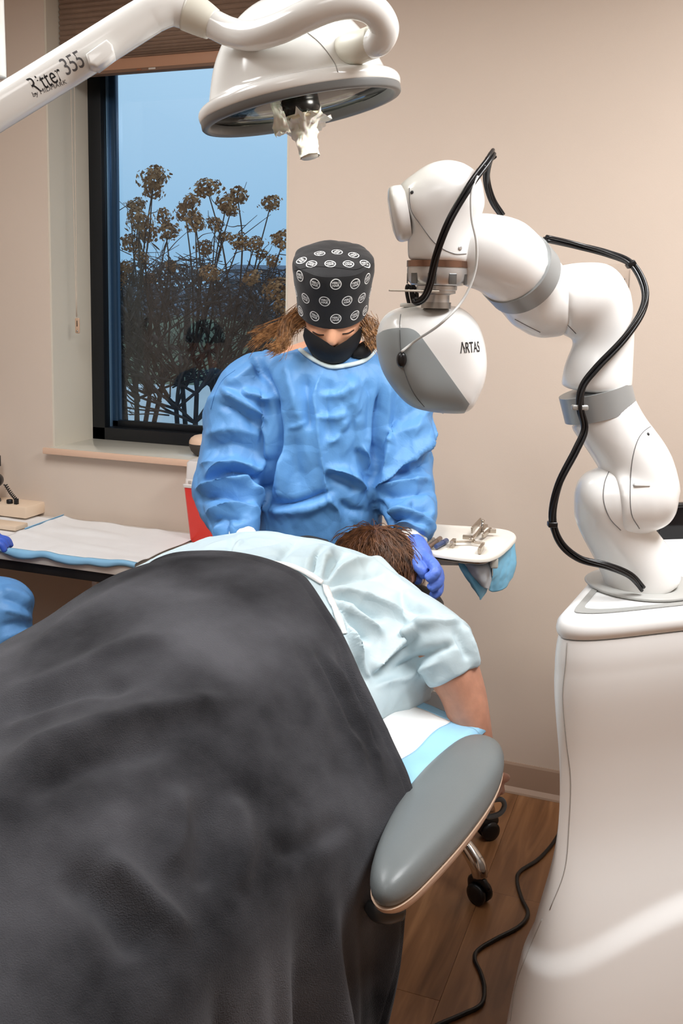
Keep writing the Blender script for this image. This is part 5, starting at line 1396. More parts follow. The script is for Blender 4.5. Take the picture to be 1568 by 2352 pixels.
# ================================================================== COUNTER AND WHAT STANDS ON IT
CT = 0.745
cf_y = PH(280, 1300, CT)[1]
M_LAM = mat('counter_laminate', (222, 214, 204), rough=0.4, var=0.02, vscale=6)
M_CAB = mat('cabinet_white', (228, 220, 212), rough=0.5)
counter = thing('counter', ((X0-1.25)/2, (cf_y+WALL_Y)/2, 0), 'long wall counter under the window, covered in disposable pads', 'counter')
cx0, cx1 = X0+0.005, -1.22
box('worktop', ((cx0+cx1)/2, (cf_y+WALL_Y)/2, CT-0.017), (cx1-cx0, WALL_Y-cf_y-0.004, 0.034), M_LAM, counter, bevel=0.004)
box('front_rail', ((cx0+cx1)/2, cf_y+0.02, CT-0.052), (cx1-cx0-0.02, 0.012, 0.035), mat('rail_dark', (30,28,28), 0.6), counter, bevel=0.002)
lp = PW(216, 1322, cf_y+0.08)
for lx in (lp[0], cx1-0.03, cx0+0.03):
    box('support_panel', (lx, (cf_y+WALL_Y)/2+0.03, (CT-0.036)/2), (0.020, WALL_Y-cf_y-0.10, CT-0.037), M_CAB, counter, bevel=0.002)
# disposable pads on the counter
def counter_pad(label, x0, x1, y0, y1, z, seed, blue_front=True, lift=None):
    t = thing('underpad', ((x0+x1)/2, (y0+y1)/2, z), label, 'underpad', 'disposable pads on the counter')
    nx, ny = 70, 46
    def hgt(u, v):
        h = z + 0.0012 + 0.009*max(0, mnoise.noise(Vector((u*6+seed, v*1.5, seed)))) + 0.012*max(0, mnoise.noise(Vector((u*1.5+seed, v*6+3, seed))))
        if lift: h += lift(u, v)
        return h
    V = [np.array([x0+(x1-x0)*u, y0+(y1-y0)*v, hgt(u, v)]) for u in np.linspace(0,1,nx) for v in np.linspace(0,1,ny)]
    F = grid_faces(nx, ny)
    if vnormals(A(V), F)[0][2] < 0: F = [f[::-1] for f in F]
    V, F = shell(A(V), F, 0.001); obj('pad_field', V, F, M_PADC, t)
    if blue_front:
        # plastic border rolling over the counter's front edge
        V = []
        for u in np.linspace(0,1,nx):
            h0 = hgt(u, 0); w_ = 0.008*mnoise.noise(Vector((u*6+seed, 0.3, seed)))
            for dy, dz in ((0.0, 0.0), (-0.010, 0.0005), (-0.017, -0.004), (-0.019+w_*.5, -0.009), (-0.019+w_*.8, -0.015+w_*.5), (-0.018+w_, -0.021+w_)):
                V.append(np.array([x0+(x1-x0)*u, y0+dy, h0+dz]))
        F = grid_faces(nx, 6)
        V, F = shell(A(V), F, 0.0007); obj('pad_border', V, F, M_PADB2, t)
    return t
M_PADC = mat('counter_pad_white', (238, 237, 236), rough=0.7, var=0.015, vscale=12, bump=0.08, bscale=160)
M_PADB2 = mat('counter_pad_blue', (140, 192, 226), rough=0.45, var=0.06, vscale=10)
pa = PH(75, 1275, CT)[0]; pb_ = PH(205, 1190, CT)[0]
fy = cf_y+0.012
counter_pad('white pad with blue edge nearest the microscope on the counter', X0+0.45, pb_-0.02, fy-0.005, WALL_Y-0.03, CT, 1.0)
def lift2(u, v): return 0.012*math.exp(-((u-0.0)/0.05)**2)*(0.3+0.7*v)
counter_pad('larger white pad with a lifted blue corner, in the middle of the counter', pb_-0.06, -1.62, fy-0.002, WALL_Y-0.045, CT+0.0075, 4.0, True, lift2)
e_ = MB(); V = []
for v in np.linspace(0,1,16):
    y_ = fy+0.19+(WALL_Y-0.045-fy-0.19)*v
    V += [np.array([pb_-0.066-0.010*v, y_, CT+0.010]), np.array([pb_-0.055, y_, CT+0.0235+0.004*v])]
F = grid_faces(16, 2); V, F = shell(A(V), F, 0.001)
tag(obj('pad_corner', V, F, M_PADB2, [o for o in bpy.data.objects if o.get('label','').startswith('larger white pad')][0]))

# sharps container
M_RED = mat('sharps_red', (224, 60, 50), rough=0.3, sss=0.05, var=0.03, vscale=9)
M_CLEAR = mat('clear_lid', (240, 234, 230), rough=0.25, trans=0.15, ior=1.4)
sb = PH(478, 1236, CT)
sc_ = np.array([PW(480,1100,WALL_Y-0.10)[0]+0.004, WALL_Y-0.085, CT])
shp = thing('sharps_container', sc_, 'red sharps container with clear lid against the wall, behind the nurse', 'container')
def rrect(c, w, d, r, h, n=6):
    out = []
    for sx, sy, a0 in ((1,1,0),(-1,1,90),(-1,-1,180),(1,-1,270)):
        for k in range(n+1):
            a = math.radians(a0+90*k/n); out.append(c+np.array([sx*(w/2-r)+r*math.cos(a), sy*(d/2-r)+r*math.sin(a), h]))
    return out
Zs = 0.235
V, F = loft([rrect(sc_, w, d, 0.012, h) for w, d, h in ((0.130,0.075,0.001),(0.136,0.080,0.006),(0.172,0.10,Zs*0.82),(0.172,0.10,Zs*0.83))]); obj('container_body', V, F, M_RED, shp, True, 40)
V, F = loft([rrect(sc_, w, d, 0.012, h) for w, d, h in ((0.178,0.106,Zs*0.83),(0.180,0.108,Zs*0.845),(0.180,0.108,Zs*0.87),(0.172,0.102,Zs*0.875))]); obj('lid_flange', V, F, M_CLEAR, shp, True, 40)
V, F = loft([rrect(sc_, w, d, 0.014, h) for w, d, h in ((0.168,0.098,Zs*0.875),(0.166,0.096,Zs*0.95),(0.165,0.095,Zs*0.955))]); obj('lid_base', V, F, mat('lid_white', (236,228,222), 0.4), shp, True, 40)
V, F = loft([rrect(sc_, w, d, 0.014, h) for w, d, h in ((0.164,0.094,Zs*0.955),(0.158,0.09,Zs*1.19),(0.148,0.082,Zs*1.22))]); obj('lid_dome', V, F, M_CLEAR, shp, True, 40)
lk = sc_+np.array([-0.060,-0.049,Zs*0.915]); V, F = boxv(lk, (0.012,0.004,0.010), None, 0.0012, 2); obj('lid_latch', V, F, mat('latch_grey',(190,180,174),0.5), shp)

# round two-tone dish on the window sill
dpt = PW(468, 1034, WALL_Y+0.075); dpt[2] = WB+0.0012
dish = thing('smart_speaker', dpt, 'rounded dark grey device with beige top on the window sill', 'device')
V, F = lathe([(0,0),(0.022,0.0),(0.034,0.006),(0.047,0.020),(0.0535,0.038),(0.054,0.046),(0.050,0.048),(0,0.048)], dpt, (0,0,1), 48); obj('speaker_base', V, F, mat('speaker_grey', (70,66,62), 0.7, bump=0.3, bscale=700), dish, True, 50)
V, F = lathe([(0,0.046),(0.0535,0.0465),(0.0525,0.056),(0.047,0.066),(0.035,0.074),(0.018,0.078),(0,0.079)], dpt, (0,0,1), 48); obj('speaker_top', V, F, mat('speaker_beige', (222,190,164), 0.5), dish, True, 50)

# microscope at the counter's left end
mz = CT+0.007
mp0 = PH(40, 1206, mz)
mic = thing('microscope', mp0+np.array([-0.10,0,0]), 'ivory microscope base with black knobs and coiled cable, left end of the counter', 'microscope')
M_MIC = mat('microscope_ivory', (232, 208, 182), rough=0.35)
M_MBLK = mat('microscope_black', (24,24,26), rough=0.35)
x1_ = PH(64, 1192, mz)[0]; yb = PH(64, 1192, mz)[1]
box('foot', (x1_-0.19, yb+0.055, mz+0.024), (0.38, 0.13, 0.045), M_MIC, mic, bevel=0.006)
x2_ = PH(40, 1220, mz)[0]; y2_ = PH(40, 1222, mz)[1]
box('stage_foot', (x2_-0.10, y2_+0.035, mz+0.010), (0.20, 0.07, 0.018), M_MIC, mic, bevel=0.005)
box('pillar', (x1_-0.30, yb+0.08, mz+0.16), (0.05, 0.06, 0.23), M_MIC, mic, bevel=0.012)
kn1 = P(2, 1103, 3.45); kn1[1] = yb+0.06
for (px, py, rr_, th) in ((0,1103,0.026,0.05),(0,1150,0.0165,0.05)):
    q_ = PW(px+8, py, yb+0.04); V, F = lathe([(0,0),(rr_*0.92,0),(rr_,0.004),(rr_,th-0.004),(rr_*0.9,th),(0,th)], q_+np.array([-0.03,0,0]), (0.45,-0.9,0), 32); obj('focus_knob', V, F, M_MBLK, mic, True, 50)
q_ = PW(-4, 1070, yb+0.05); V, F = tube([q_, q_+[0,0,0.04]], 0.010, 5, 16); obj('knob_post', V, F, M_MBLK, mic)
box('head', (x1_-0.30, yb+0.05, mz+0.30), (0.07, 0.12, 0.08), M_MIC, mic, bevel=0.015)
for dx in (-0.02, 0.02):
    V, F = tube([[x1_-0.30+dx, yb+0.0, mz+0.32], [x1_-0.30+dx, yb-0.06, mz+0.36]], 0.014, 6, 16); obj('eyepiece', V, F, M_MBLK, mic)
a_ = PW(12, 1112, yb+0.02); b_ = PW(36, 1146, yb+0.02); c_ = PW(38, 1172, yb+0.02); c_[2] = mz+0.048
ts = np.linspace(0, 1, 130); mid = cr(A([a_, (a_+b_)/2+[0,0,-0.004], b_]), 130); tt_, N_, B_ = frames(mid)
V, F = tube(mid + 0.0055*(np.cos(ts*2*math.pi*9)[:,None]*N_+np.sin(ts*2*math.pi*9)[:,None]*B_), 0.0021, 130, 8, smooth_path=False); obj('coiled_cable', V, F, M_MBLK, mic)
V, F = tube([b_, (b_+c_)/2+[0.004,0,0.004], c_+[0,0,0.01]], 0.0026, 12, 8); obj('cable_tail', V, F, M_MBLK, mic)
V, F = boxv(c_+[0,0,0.008], (0.014,0.014,0.024), None, 0.002, 2); obj('plug', V, F, M_MBLK, mic)
k_ = PW(23, 1176, yb+0.02); k_[2] = mz+0.052
V, F = lathe([(0,0),(0.011,0),(0.012,0.002),(0.012,0.014),(0.010,0.016),(0,0.016)], k_-[0,0,0.006], (0,0,1), 24); obj('dial', V, F, M_MBLK, mic, True, 50)

# ------------------------------------------------------------------ assistant seated at the counter, mostly beyond the picture's left edge
ax0 = -1.52; az0 = 2.86
def AS(x, z, h): return W(ax0+x, az0+z, h)
asp = [capsule([AS(0,0,1.24), AS(0,0.0,1.18)], [0.055,0.06], 8, 20), capsule([AS(0,0.015,1.36), AS(0,0.03,1.33)], [0.085,0.078], 8, 24), capsule([AS(0,0.05,1.29), AS(0,0.07,1.27)], [0.05,0.04], 8, 20),
       capsule([AS(0,0.11,1.325), AS(0,0.118,1.31)], [0.012,0.014], 6, 12), capsule([AS(-0.082,0.02,1.34), AS(-0.085,0.015,1.31)], [0.013,0.01], 6, 10), capsule([AS(0.082,0.02,1.34), AS(0.085,0.015,1.31)], [0.013,0.01], 6, 10),
       capsule([AS(-0.15,0,1.12), AS(0,0,1.14), AS(0.15,0,1.12)], [0.06,0.075,0.06], 10, 20), capsule([AS(0,0,1.1), AS(0,-0.02,0.85), AS(0,-0.02,0.62)], [0.11,0.12,0.13], 14, 24)]
hand_l = P(2, 1240, 2.93)
asp.append(capsule([AS(0.16,0,1.11), AS(0.23,0.0,0.93), W(-1.30,2.86,0.83), hand_l-RGT*0.07], [0.05,0.044,0.036,0.026], 20, 18))
asp.append(capsule([AS(-0.16,0,1.11), AS(-0.22,0.03,0.92), AS(-0.12,0.18,0.80)], [0.05,0.044,0.03], 16, 18))
for sx in (-1, 1):
    asp.append(capsule([AS(0.09*sx,-0.02,0.60), AS(0.16*sx,0.15,0.61), AS(0.20*sx,0.30,0.58)], [0.09,0.08,0.065], 14, 20))
    asp.append(capsule([AS(0.20*sx,0.30,0.56), AS(0.20*sx,0.27,0.30), AS(0.20*sx,0.24,0.09)], [0.06,0.05,0.038], 14, 18))
    asp.append(capsule([AS(0.20*sx,0.22,0.06), AS(0.20*sx,0.36,0.04)], [0.045,0.035], 8, 16, (0.5,0.5)))
V, F = remesh(asp, 0.008, 3); assistant = obj('person', V, F, M_SKINN)
tag(assistant, 'seated assistant at the left edge, blue gown over knee, gloved hand on counter', 'person')
th1 = P(40, 1400, 2.80)
gp_ = [capsule([AS(-0.16,0,1.12), AS(0,0,1.14), AS(0.16,0,1.12)], [0.075,0.09,0.075], 10, 24), capsule([AS(0,0,1.1), AS(0,-0.02,0.85), AS(0,-0.02,0.60)], [0.15,0.16,0.18], 14, 28),
       capsule([AS(0.16,0,1.11), AS(0.23,0,0.93), W(-1.30,2.85,0.84), hand_l-RGT*0.10], [0.075,0.075,0.065,0.042], 20, 24), capsule([AS(-0.16,0,1.11), AS(-0.22,0.03,0.92), AS(-0.12,0.18,0.80)], [0.075,0.07,0.05], 16, 22),
       capsule([AS(0.05,-0.02,0.62), P(-120,1420,2.83), P(-10,1398,2.82), P(30,1412,2.82)], [0.13,0.12,0.10,0.09], 20, 28), capsule([P(0,1410,2.82), P(10,1470,2.80)], [0.095,0.085], 10, 24), capsule([AS(-0.05,-0.02,0.62), AS(-0.20,0.22,0.60)], [0.13,0.10], 12, 24)]
V, F = remesh(gp_, 0.007, 6)
V = sculpt(V, F, [([(0,1352),(40,1362),(78,1385)], 9, 0.008), ([(0,1372),(40,1385),(82,1410)], 9, -0.008), ([(0,1400),(45,1408),(84,1430)], 9, 0.008), ([(0,1440),(40,1432),(80,1440)], 8, -0.008), ([(0,1470),(40,1455),(76,1450)], 7, 0.006)], 1.2)
V = crease(V, F, 0.006, 10, seed=7.7)
obj('gown', V, F, M_GOWNB, assistant)
gpts = [capsule([hand_l-RGT*0.085, hand_l-RGT*0.045, hand_l-RGT*0.018], [0.026,0.032,0.030], 12, 22)]
for k, (dz_, dh_) in enumerate(((-0.030,0.0),(-0.012,0.006),(0.008,0.006),(0.026,0.0))):
    b0 = hand_l + FWD*dz_ + A([0,0,dh_]) - RGT*0.02
    gpts.append(capsule([b0, b0+RGT*0.030-A([0,0,0.006]), b0+RGT*0.042-A([0,0,0.026])], [0.0115,0.011,0.0095], 12, 14))
gpts.append(capsule([hand_l-RGT*0.05-FWD*0.02, hand_l-RGT*0.02-FWD*0.045, hand_l-FWD*0.05-A([0,0,0.01])], [0.013,0.012,0.010], 12, 14))
V, F = remesh(gpts, 0.003, 3); obj('glove', V, F, mat('nitrile_glove2', (62,96,196), 0.4, bump=0.15, bscale=180), assistant)
V, F = remesh([capsule([AS(0.20*sx,0.32,0.56), AS(0.20*sx,0.27,0.30), AS(0.20*sx,0.24,0.10)], [0.075,0.066,0.058], 14, 22, (0.5,0.02)) for sx in (-1,1)] + [capsule([AS(-0.2,0.25,0.57), AS(0,-0.02,0.56), AS(0.2,0.25,0.57)], [0.08,0.12,0.08], 18, 22)], 0.009, 3)
obj('trousers', V, F, mat('scrub_black', (34,36,42), 0.8), assistant)
V = []
n1, n2 = 30, 14
hcA = AS(0,0.01,1.37)
V = [hcA + 0.098*(RGT*math.cos(2*math.pi*j/n1)*math.sin(0.03+i/(n2-1)*1.7) + FWD*math.sin(2*math.pi*j/n1)*math.sin(0.03+i/(n2-1)*1.7)*1.05) + A([0,0,1])*0.10*math.cos(0.03+i/(n2-1)*1.7) for i in range(n2) for j in range(n1)]
F = [(i*n1+j, i*n1+(j+1)%n1, (i+1)*n1+(j+1)%n1, (i+1)*n1+j) for i in range(n2-1) for j in range(n1)]
obj('scrub_cap', *shell(A(V), F, 0.002), M_CAP, assistant)
# stool under the assistant (black seat shows by the knee)
def stool(name, c, label, seat_h, seat_r, m_seat, rot=0.0, m_leg=None):
    t = thing(name, W(c[0], c[1], 0), label, 'stool')
    m_leg = m_leg or mat('chrome', (206,200,194), 0.14, 1.0)
    cc = W(c[0], c[1], 0)
    V, F = lathe([(0,seat_h-0.07),(seat_r*0.7,seat_h-0.07),(seat_r*0.96,seat_h-0.058),(seat_r,seat_h-0.035),(seat_r*0.95,seat_h-0.012),(seat_r*0.7,seat_h-0.001),(0,seat_h)], cc, (0,0,1), 40); obj('seat', V, F, m_seat, t, True, 60)
    V, F = lathe([(0,0.14),(0.028,0.14),(0.028,0.30),(0.018,0.31),(0.018,seat_h-0.07),(0,seat_h-0.07)], cc, (0,0,1), 24); obj('gas_lift', V, F, m_leg, t, True, 40)
    for k in range(5):
        a = rot + 2*math.pi*k/5; d = RGT*math.cos(a)+FWD*math.sin(a)
        tip = cc + d*0.27
        V, F = tube([cc+d*0.02+A([0,0,0.185]), cc+d*0.10+A([0,0,0.175]), cc+d*0.19+A([0,0,0.150]), cc+d*0.255+A([0,0,0.108]), tip+A([0,0,0.072])], [0.022,0.019,0.018,0.021,0.019], 24, 18, flat=1.15)
        leg = obj('leg', V, F, m_leg, t)
        sd = np.cross(d, [0,0,1])
        for e in (-1, 1):
            V, F = lathe([(0,-0.009),(0.018,-0.009),(0.0285,-0.006),(0.0285,0.006),(0.018,0.009),(0,0.009)], tip+sd*e*0.014+A([0,0,0.0290]), sd, 28); obj('caster_wheel', V, F, mat('caster_black', (16,16,18), 0.35), leg)
        V, F = tube([tip+A([0,0,0.030])-d*0.03, tip+A([0,0,0.055])-d*0.02, tip+A([0,0,0.064])+d*0.006, tip+A([0,0,0.048])+d*0.03], [0.006,0.011,0.012,0.007], 14, 12, flat=1.6); obj('caster_hood', V, F, mat('caster_black', (16,16,18), 0.35), leg)
    return t
stool('stool', (ax0+0.03, az0-0.05), 'black round stool under the seated assistant', 0.47, 0.19, mat('black_vinyl', (22,22,24), 0.4), 0.4)
# stool whose chrome legs show behind the armrest
c1_ = PH(1100, 2072, 0.0); c2_ = PH(1127, 1932, 0.0)
q1 = A([c1_@RGT, c1_@FWD]); q2 = A([c2_@RGT, c2_@FWD]); md_ = (q1+q2)/2; dv = q2-q1; hl = np.linalg.norm(dv)/2
pn_ = A([-dv[1], dv[0]])/np.linalg.norm(dv); cst = md_ + pn_*math.sqrt(max(0.001, 0.27**2-hl**2))
rot_ = math.atan2(q1[1]-cst[1], q1[0]-cst[0])
stool('stool', cst, 'chrome-legged stool on black casters behind the grey armrest', 0.46, 0.155, mat('grey_stool_vinyl', (90,92,94), 0.45), rot_)

# ------------------------------------------------------------------ instrument tray
TH = 1.0
trc = [xz(905,1200,TH), xz(985,1206,TH), xz(1120,1214,TH), xz(1168,1220,TH), xz(1186,1232,TH), xz(1170,1252,TH), xz(1142,1276,TH), xz(1110,1286,TH), xz(1055,1281,TH), xz(960,1266,TH), xz(890,1262,TH)]
tro = outline(trc, 2)
tray = thing('instrument_stand', W(*tro.mean(0), 0)+np.array([-0.05,0,0]), 'white-covered instrument tray on a stand beside the nurse', 'tray stand')
V, F = loft([ringW(off_outline(tro, d), h) for d, h in ((-0.03,TH-0.018),(-0.012,TH-0.017),(-0.003,TH-0.010),(0.0,TH-0.004),(-0.002,TH-0.001),(-0.008,TH-0.003))]); obj('tray_pan', V, F, mat('tray_steel', (190,188,184), 0.2, 1.0), tray, True, 50)
tcen = tro.mean(0)
rings = [ringW(off_outline(tro, d), h) for d, h in ((0.0035,TH-0.007),(0.004,TH-0.001),(0.001,TH+0.003),(-0.004,TH+0.0045),(-0.010,TH+0.003))]
tin = off_outline(tro, -0.014)
for k in (1.0, 0.9, 0.7, 0.4, 0.1): rings.append(ringW(tcen+(tin-tcen)*k, TH+0.0015))
V, F = loft(rings); V = wrinkle(A(V), F, 0.0012, 60, seed=3); obj('tray_cover', V, F, mat('tray_paper', (226,220,210), 0.7, var=0.02, vscale=20), tray, True, 70)
tcw = W(0.25, 2.80, 0)
V, F = tube([tcw+A([0,0,0.06]), tcw+A([0,0,0.5]), tcw+A([0,0,TH-0.05])], 0.0125, 10, 20); obj('stand_pole', V, F, mat('pole_steel', (196,192,188), 0.25, 1.0), tray)
V, F = boxv(W(0.265, tcen[1]-0.05, TH-0.034), (0.20,0.030,0.022), [RGT, FWD, [0,0,1]], 0.004, 2); obj('tray_arm', V, F, mat('arm_grey', (196,192,182), 0.4), tray)
V, F = boxv(P(1134,1292,2.22), (0.018,0.020,0.026), [RGT, FWD, [0,0,1]], 0.004, 2); obj('arm_end_knob', V, F, mat('arm_grey', (196,192,182), 0.4), tray)
bar_c = (tcw + W(0.26, 2.42, 0))/2; bd_ = W(0.26, 2.42, 0)-tcw; bl_ = np.linalg.norm(bd_); bd_ /= bl_
V, F = boxv(bar_c+A([0,0,TH-0.05]), (bl_+0.02, 0.022, 0.016), [bd_, np.cross([0,0,1], bd_), [0,0,1]], 0.003, 2); obj('tray_arm', V, F, mat('pole_steel', (196,192,188), 0.25, 1.0), tray)
V, F = tube([W(0.26,2.43,TH-0.05), W(0.26,2.43,TH-0.018)], 0.010, 4, 16); obj('tray_riser', V, F, mat('pole_steel', (196,192,188), 0.25, 1.0), tray)
for a in (1.0, 2.2, 3.4):
    d = RGT*math.cos(a)+FWD*math.sin(a)
    V, F = tube([tcw+A([0,0,0.075]), tcw+d*0.10+A([0,0,0.05]), tcw+d*0.15+A([0,0,0.012])], [0.014,0.012,0.012], 10, 14); obj('leg', V, F, mat('pole_steel', (196,192,188), 0.25, 1.0), tray)
# blue pad hanging off the tray's near corner
hp = thing('drape', P(1120,1376,2.28), 'pale blue pad hanging crumpled under the tray corner', 'drape')
def sheet(name, net, m, parent, nu=36, nv=36, amp=0.004, sc=25, seed=1.0, th=0.0008):
    G = grid_surf([[P(*p) for p in row] for row in net], nu, nv); V = G.reshape(-1,3); F = grid_faces(nu, nv)
    V = wrinkle(V, F, amp, sc, seed=seed); V, F = shell(V, F, th); return obj(name, V, F, m, parent)
M_DRB = mat('drape_blue', (120, 186, 218), rough=0.45, var=0.06, vscale=10)
M_DRG = mat('drape_grey', (190, 192, 196), rough=0.5, var=0.05, vscale=12)
sheet('outer_fold', [[(1052,1288,2.26),(1080,1290,2.27),(1115,1290,2.30),(1128,1290,2.32)],[(1056,1306,2.25),(1082,1312,2.25),(1112,1318,2.27),(1126,1318,2.30)],[(1072,1332,2.25),(1090,1344,2.24),(1108,1350,2.26),(1120,1352,2.29)],[(1094,1362,2.26),(1100,1372,2.255),(1104,1378,2.26),(1116,1362,2.28)]], M_DRB, hp)
sheet('inner_fold', [[(1062,1288,2.255),(1085,1289,2.245),(1108,1290,2.25),(1128,1289,2.27)],[(1070,1302,2.245),(1090,1304,2.22),(1112,1304,2.225),(1130,1306,2.255)],[(1084,1322,2.24),(1098,1326,2.215),(1114,1326,2.22),(1129,1328,2.25)],[(1104,1346,2.245),(1110,1350,2.23),(1118,1352,2.235),(1122,1354,2.25)]], M_DRG, hp, seed=2.0)
sheet('side_fold', [[(1136,1284,2.24),(1152,1270,2.30),(1170,1256,2.36),(1182,1244,2.40)],[(1132,1306,2.24),(1150,1294,2.29),(1172,1290,2.35),(1184,1272,2.39)],[(1128,1332,2.25),(1146,1326,2.28),(1168,1318,2.33),(1185,1300,2.38)],[(1122,1356,2.26),(1134,1360,2.28),(1160,1350,2.32),(1178,1324,2.37)]], M_DRB, hp, seed=3.0)
# instruments on the tray
M_STEEL = mat('instrument_steel', (176, 166, 154), rough=0.26, metal=1.0)
def tp(px, py, up=0.0): return PH(px, py, TH+0.004) + A([0,0,up])
ins = thing('retractor', tp(1095,1250), 'steel jointed retractor lying on the white tray', 'instrument')
def bar(name, a, b, w, h, par=ins, m=M_STEEL, bev=0.0006):
    d = b-a; L_ = np.linalg.norm(d); x_ = d/L_; y_ = np.cross([0,0,1], x_); y_ /= np.linalg.norm(y_); z_ = np.cross(x_, y_)
    V, F = boxv((a+b)/2, (L_, w, h), [x_, y_, z_], bev, 1); return obj(name, V, F, m, par, True, 35)
bar('cross_bar', tp(1045,1252,0.008), tp(1086,1251,0.010), 0.0045, 0.0045)
bar('end_block', tp(1036,1257,0.006), tp(1043,1250,0.006), 0.009, 0.018)
V, F = tube([tp(1028,1262,0.003), tp(1039,1256,0.006)], 0.0008, 4, 8); obj('pin', V, F, M_STEEL, ins)
bar('hinge_arm', tp(1062,1244,0.012), tp(1084,1246,0.012), 0.007, 0.010)
bar('ratchet_bar', tp(1080,1250,0.010), tp(1116,1226,0.022), 0.008, 0.007)
bar('ratchet_bar', tp(1084,1252,0.014), tp(1106,1234,0.028), 0.005, 0.006)
bar('upright_plate', tp(1082,1238,0.022), tp(1102,1222,0.030), 0.004, 0.016)
V, F = tube([tp(1107,1236,0.015), tp(1107,1234,0.040)], 0.0034, 5, 14); obj('post', V, F, M_STEEL, ins)
V, F = lathe([(0,0),(0.0046,0.001),(0.0046,0.004),(0.002,0.006),(0,0.006)], tp(1107,1234,0.040), (0,0,1), 14); obj('post_cap', V, F, M_STEEL, ins)
bar('side_arm', tp(1108,1240,0.010), tp(1126,1228,0.014), 0.006, 0.010)
bar('jaw', tp(1124,1230,0.012), tp(1138,1230,0.012), 0.006, 0.011)
bar('lower_arm', tp(1088,1252,0.008), tp(1112,1256,0.008), 0.006, 0.006)
bar('foot_block', tp(1100,1272,0.006), tp(1108,1262,0.008), 0.008, 0.014)
bar('foot_link', tp(1108,1258,0.008), tp(1106,1266,0.008), 0.006, 0.008)
V, F = lathe([(0,-0.006),(0.006,-0.006),(0.006,0.006),(0,0.006)], tp(1084,1250,0.010), FWD, 18); obj('pivot_screw', V, F, M_STEEL, ins, True, 40)
for lab, a, b, r, mm in (('brown marker pen on the tray beside the sleeve', (984,1262), (1012,1240), 0.0052, mat('pen_brown', (120,98,84), 0.35)), ('dark blue marker pen on the tray', (1000,1262), (1026,1247), 0.0062, mat('pen_blue', (66,80,118), 0.3)), ('grey pen nearest the nurse on the tray', (978,1256), (996,1242), 0.0046, mat('pen_grey', (150,140,130), 0.4))):
    p0_, p1_ = tp(*a), tp(*b); d = (p1_-p0_); L_ = np.linalg.norm(d); d = d/L_
    t = thing('marker_pen', (p0_+p1_)/2, lab, 'pen', 'pens on the tray')
    o_ = p0_+A([0,0,r])
    V, F = lathe([(0,0),(r*0.8,0.001),(r,0.004),(r,L_*0.62),(0,L_*0.62)], o_, d, 18); obj('barrel', V, F, mm, t, True, 40)
    V, F = lathe([(0,L_*0.62),(r*1.12,L_*0.62),(r*1.12,L_*0.95),(r*0.7,L_),(0,L_)], o_, d, 18); obj('cap', V, F, mm, t, True, 40)
# power cord over the floor
fl = lambda px, py: PH(px, py, 0.0055)
cpts = [P(1310,1735,1.78), P(1304,1790,1.86), fl(1299,1862), fl(1280,1920), fl(1240,1970), fl(1196,2000), fl(1187,2022), fl(1197,2062), fl(1212,2098), fl(1192,2128), fl(1140,2156), fl(1098,2182), fl(1090,2204), fl(1104,2236), fl(1112,2272), fl(1104,2308), fl(1062,2330), fl(1006,2354), fl(940,2385)]
V, F = tube(cpts, 0.0052, 160, 12); tag(obj('power_cord', V, F, M_CABLE), 'black power cord snaking across the wood floor from the robot cart', 'cord')
# clear acrylic holder on the wall behind the robot's elbow
ac = PW(1366, 640)
hold = thing('wall_holder', ac+[0,-0.02,0], 'clear acrylic holder on the wall behind the robot elbow', 'holder')
M_ACR = mat('acrylic', (226,214,204), rough=0.08, trans=0.9, ior=1.2, alpha=0.10)
aw = PW(1447,620)[0]-PW(1286,620)[0]; at_ = PW(1366,606)[2]
box('back_plate', (ac[0], WALL_Y-0.004, at_-0.10), (aw, 0.004, 0.20), M_ACR, hold, bevel=0.001)
box('front_plate', (ac[0], WALL_Y-0.030, at_-0.11), (aw, 0.003, 0.18), M_ACR, hold, bevel=0.001)
box('bottom_plate', (ac[0], WALL_Y-0.017, at_-0.199), (aw, 0.024, 0.003), M_ACR, hold, bevel=0.001)
for e in (-1, 1): box('side_plate', (ac[0]+e*(aw/2-0.0015), WALL_Y-0.017, at_-0.105), (0.003, 0.023, 0.18), M_ACR, hold, bevel=0.001)
V, F = tube([ac+[aw*0.42,-0.03,-0.02], ac+[aw*0.43,-0.032,0.0]], 0.0012, 4, 8); obj('clip', V, F, M_DARKP, hold)
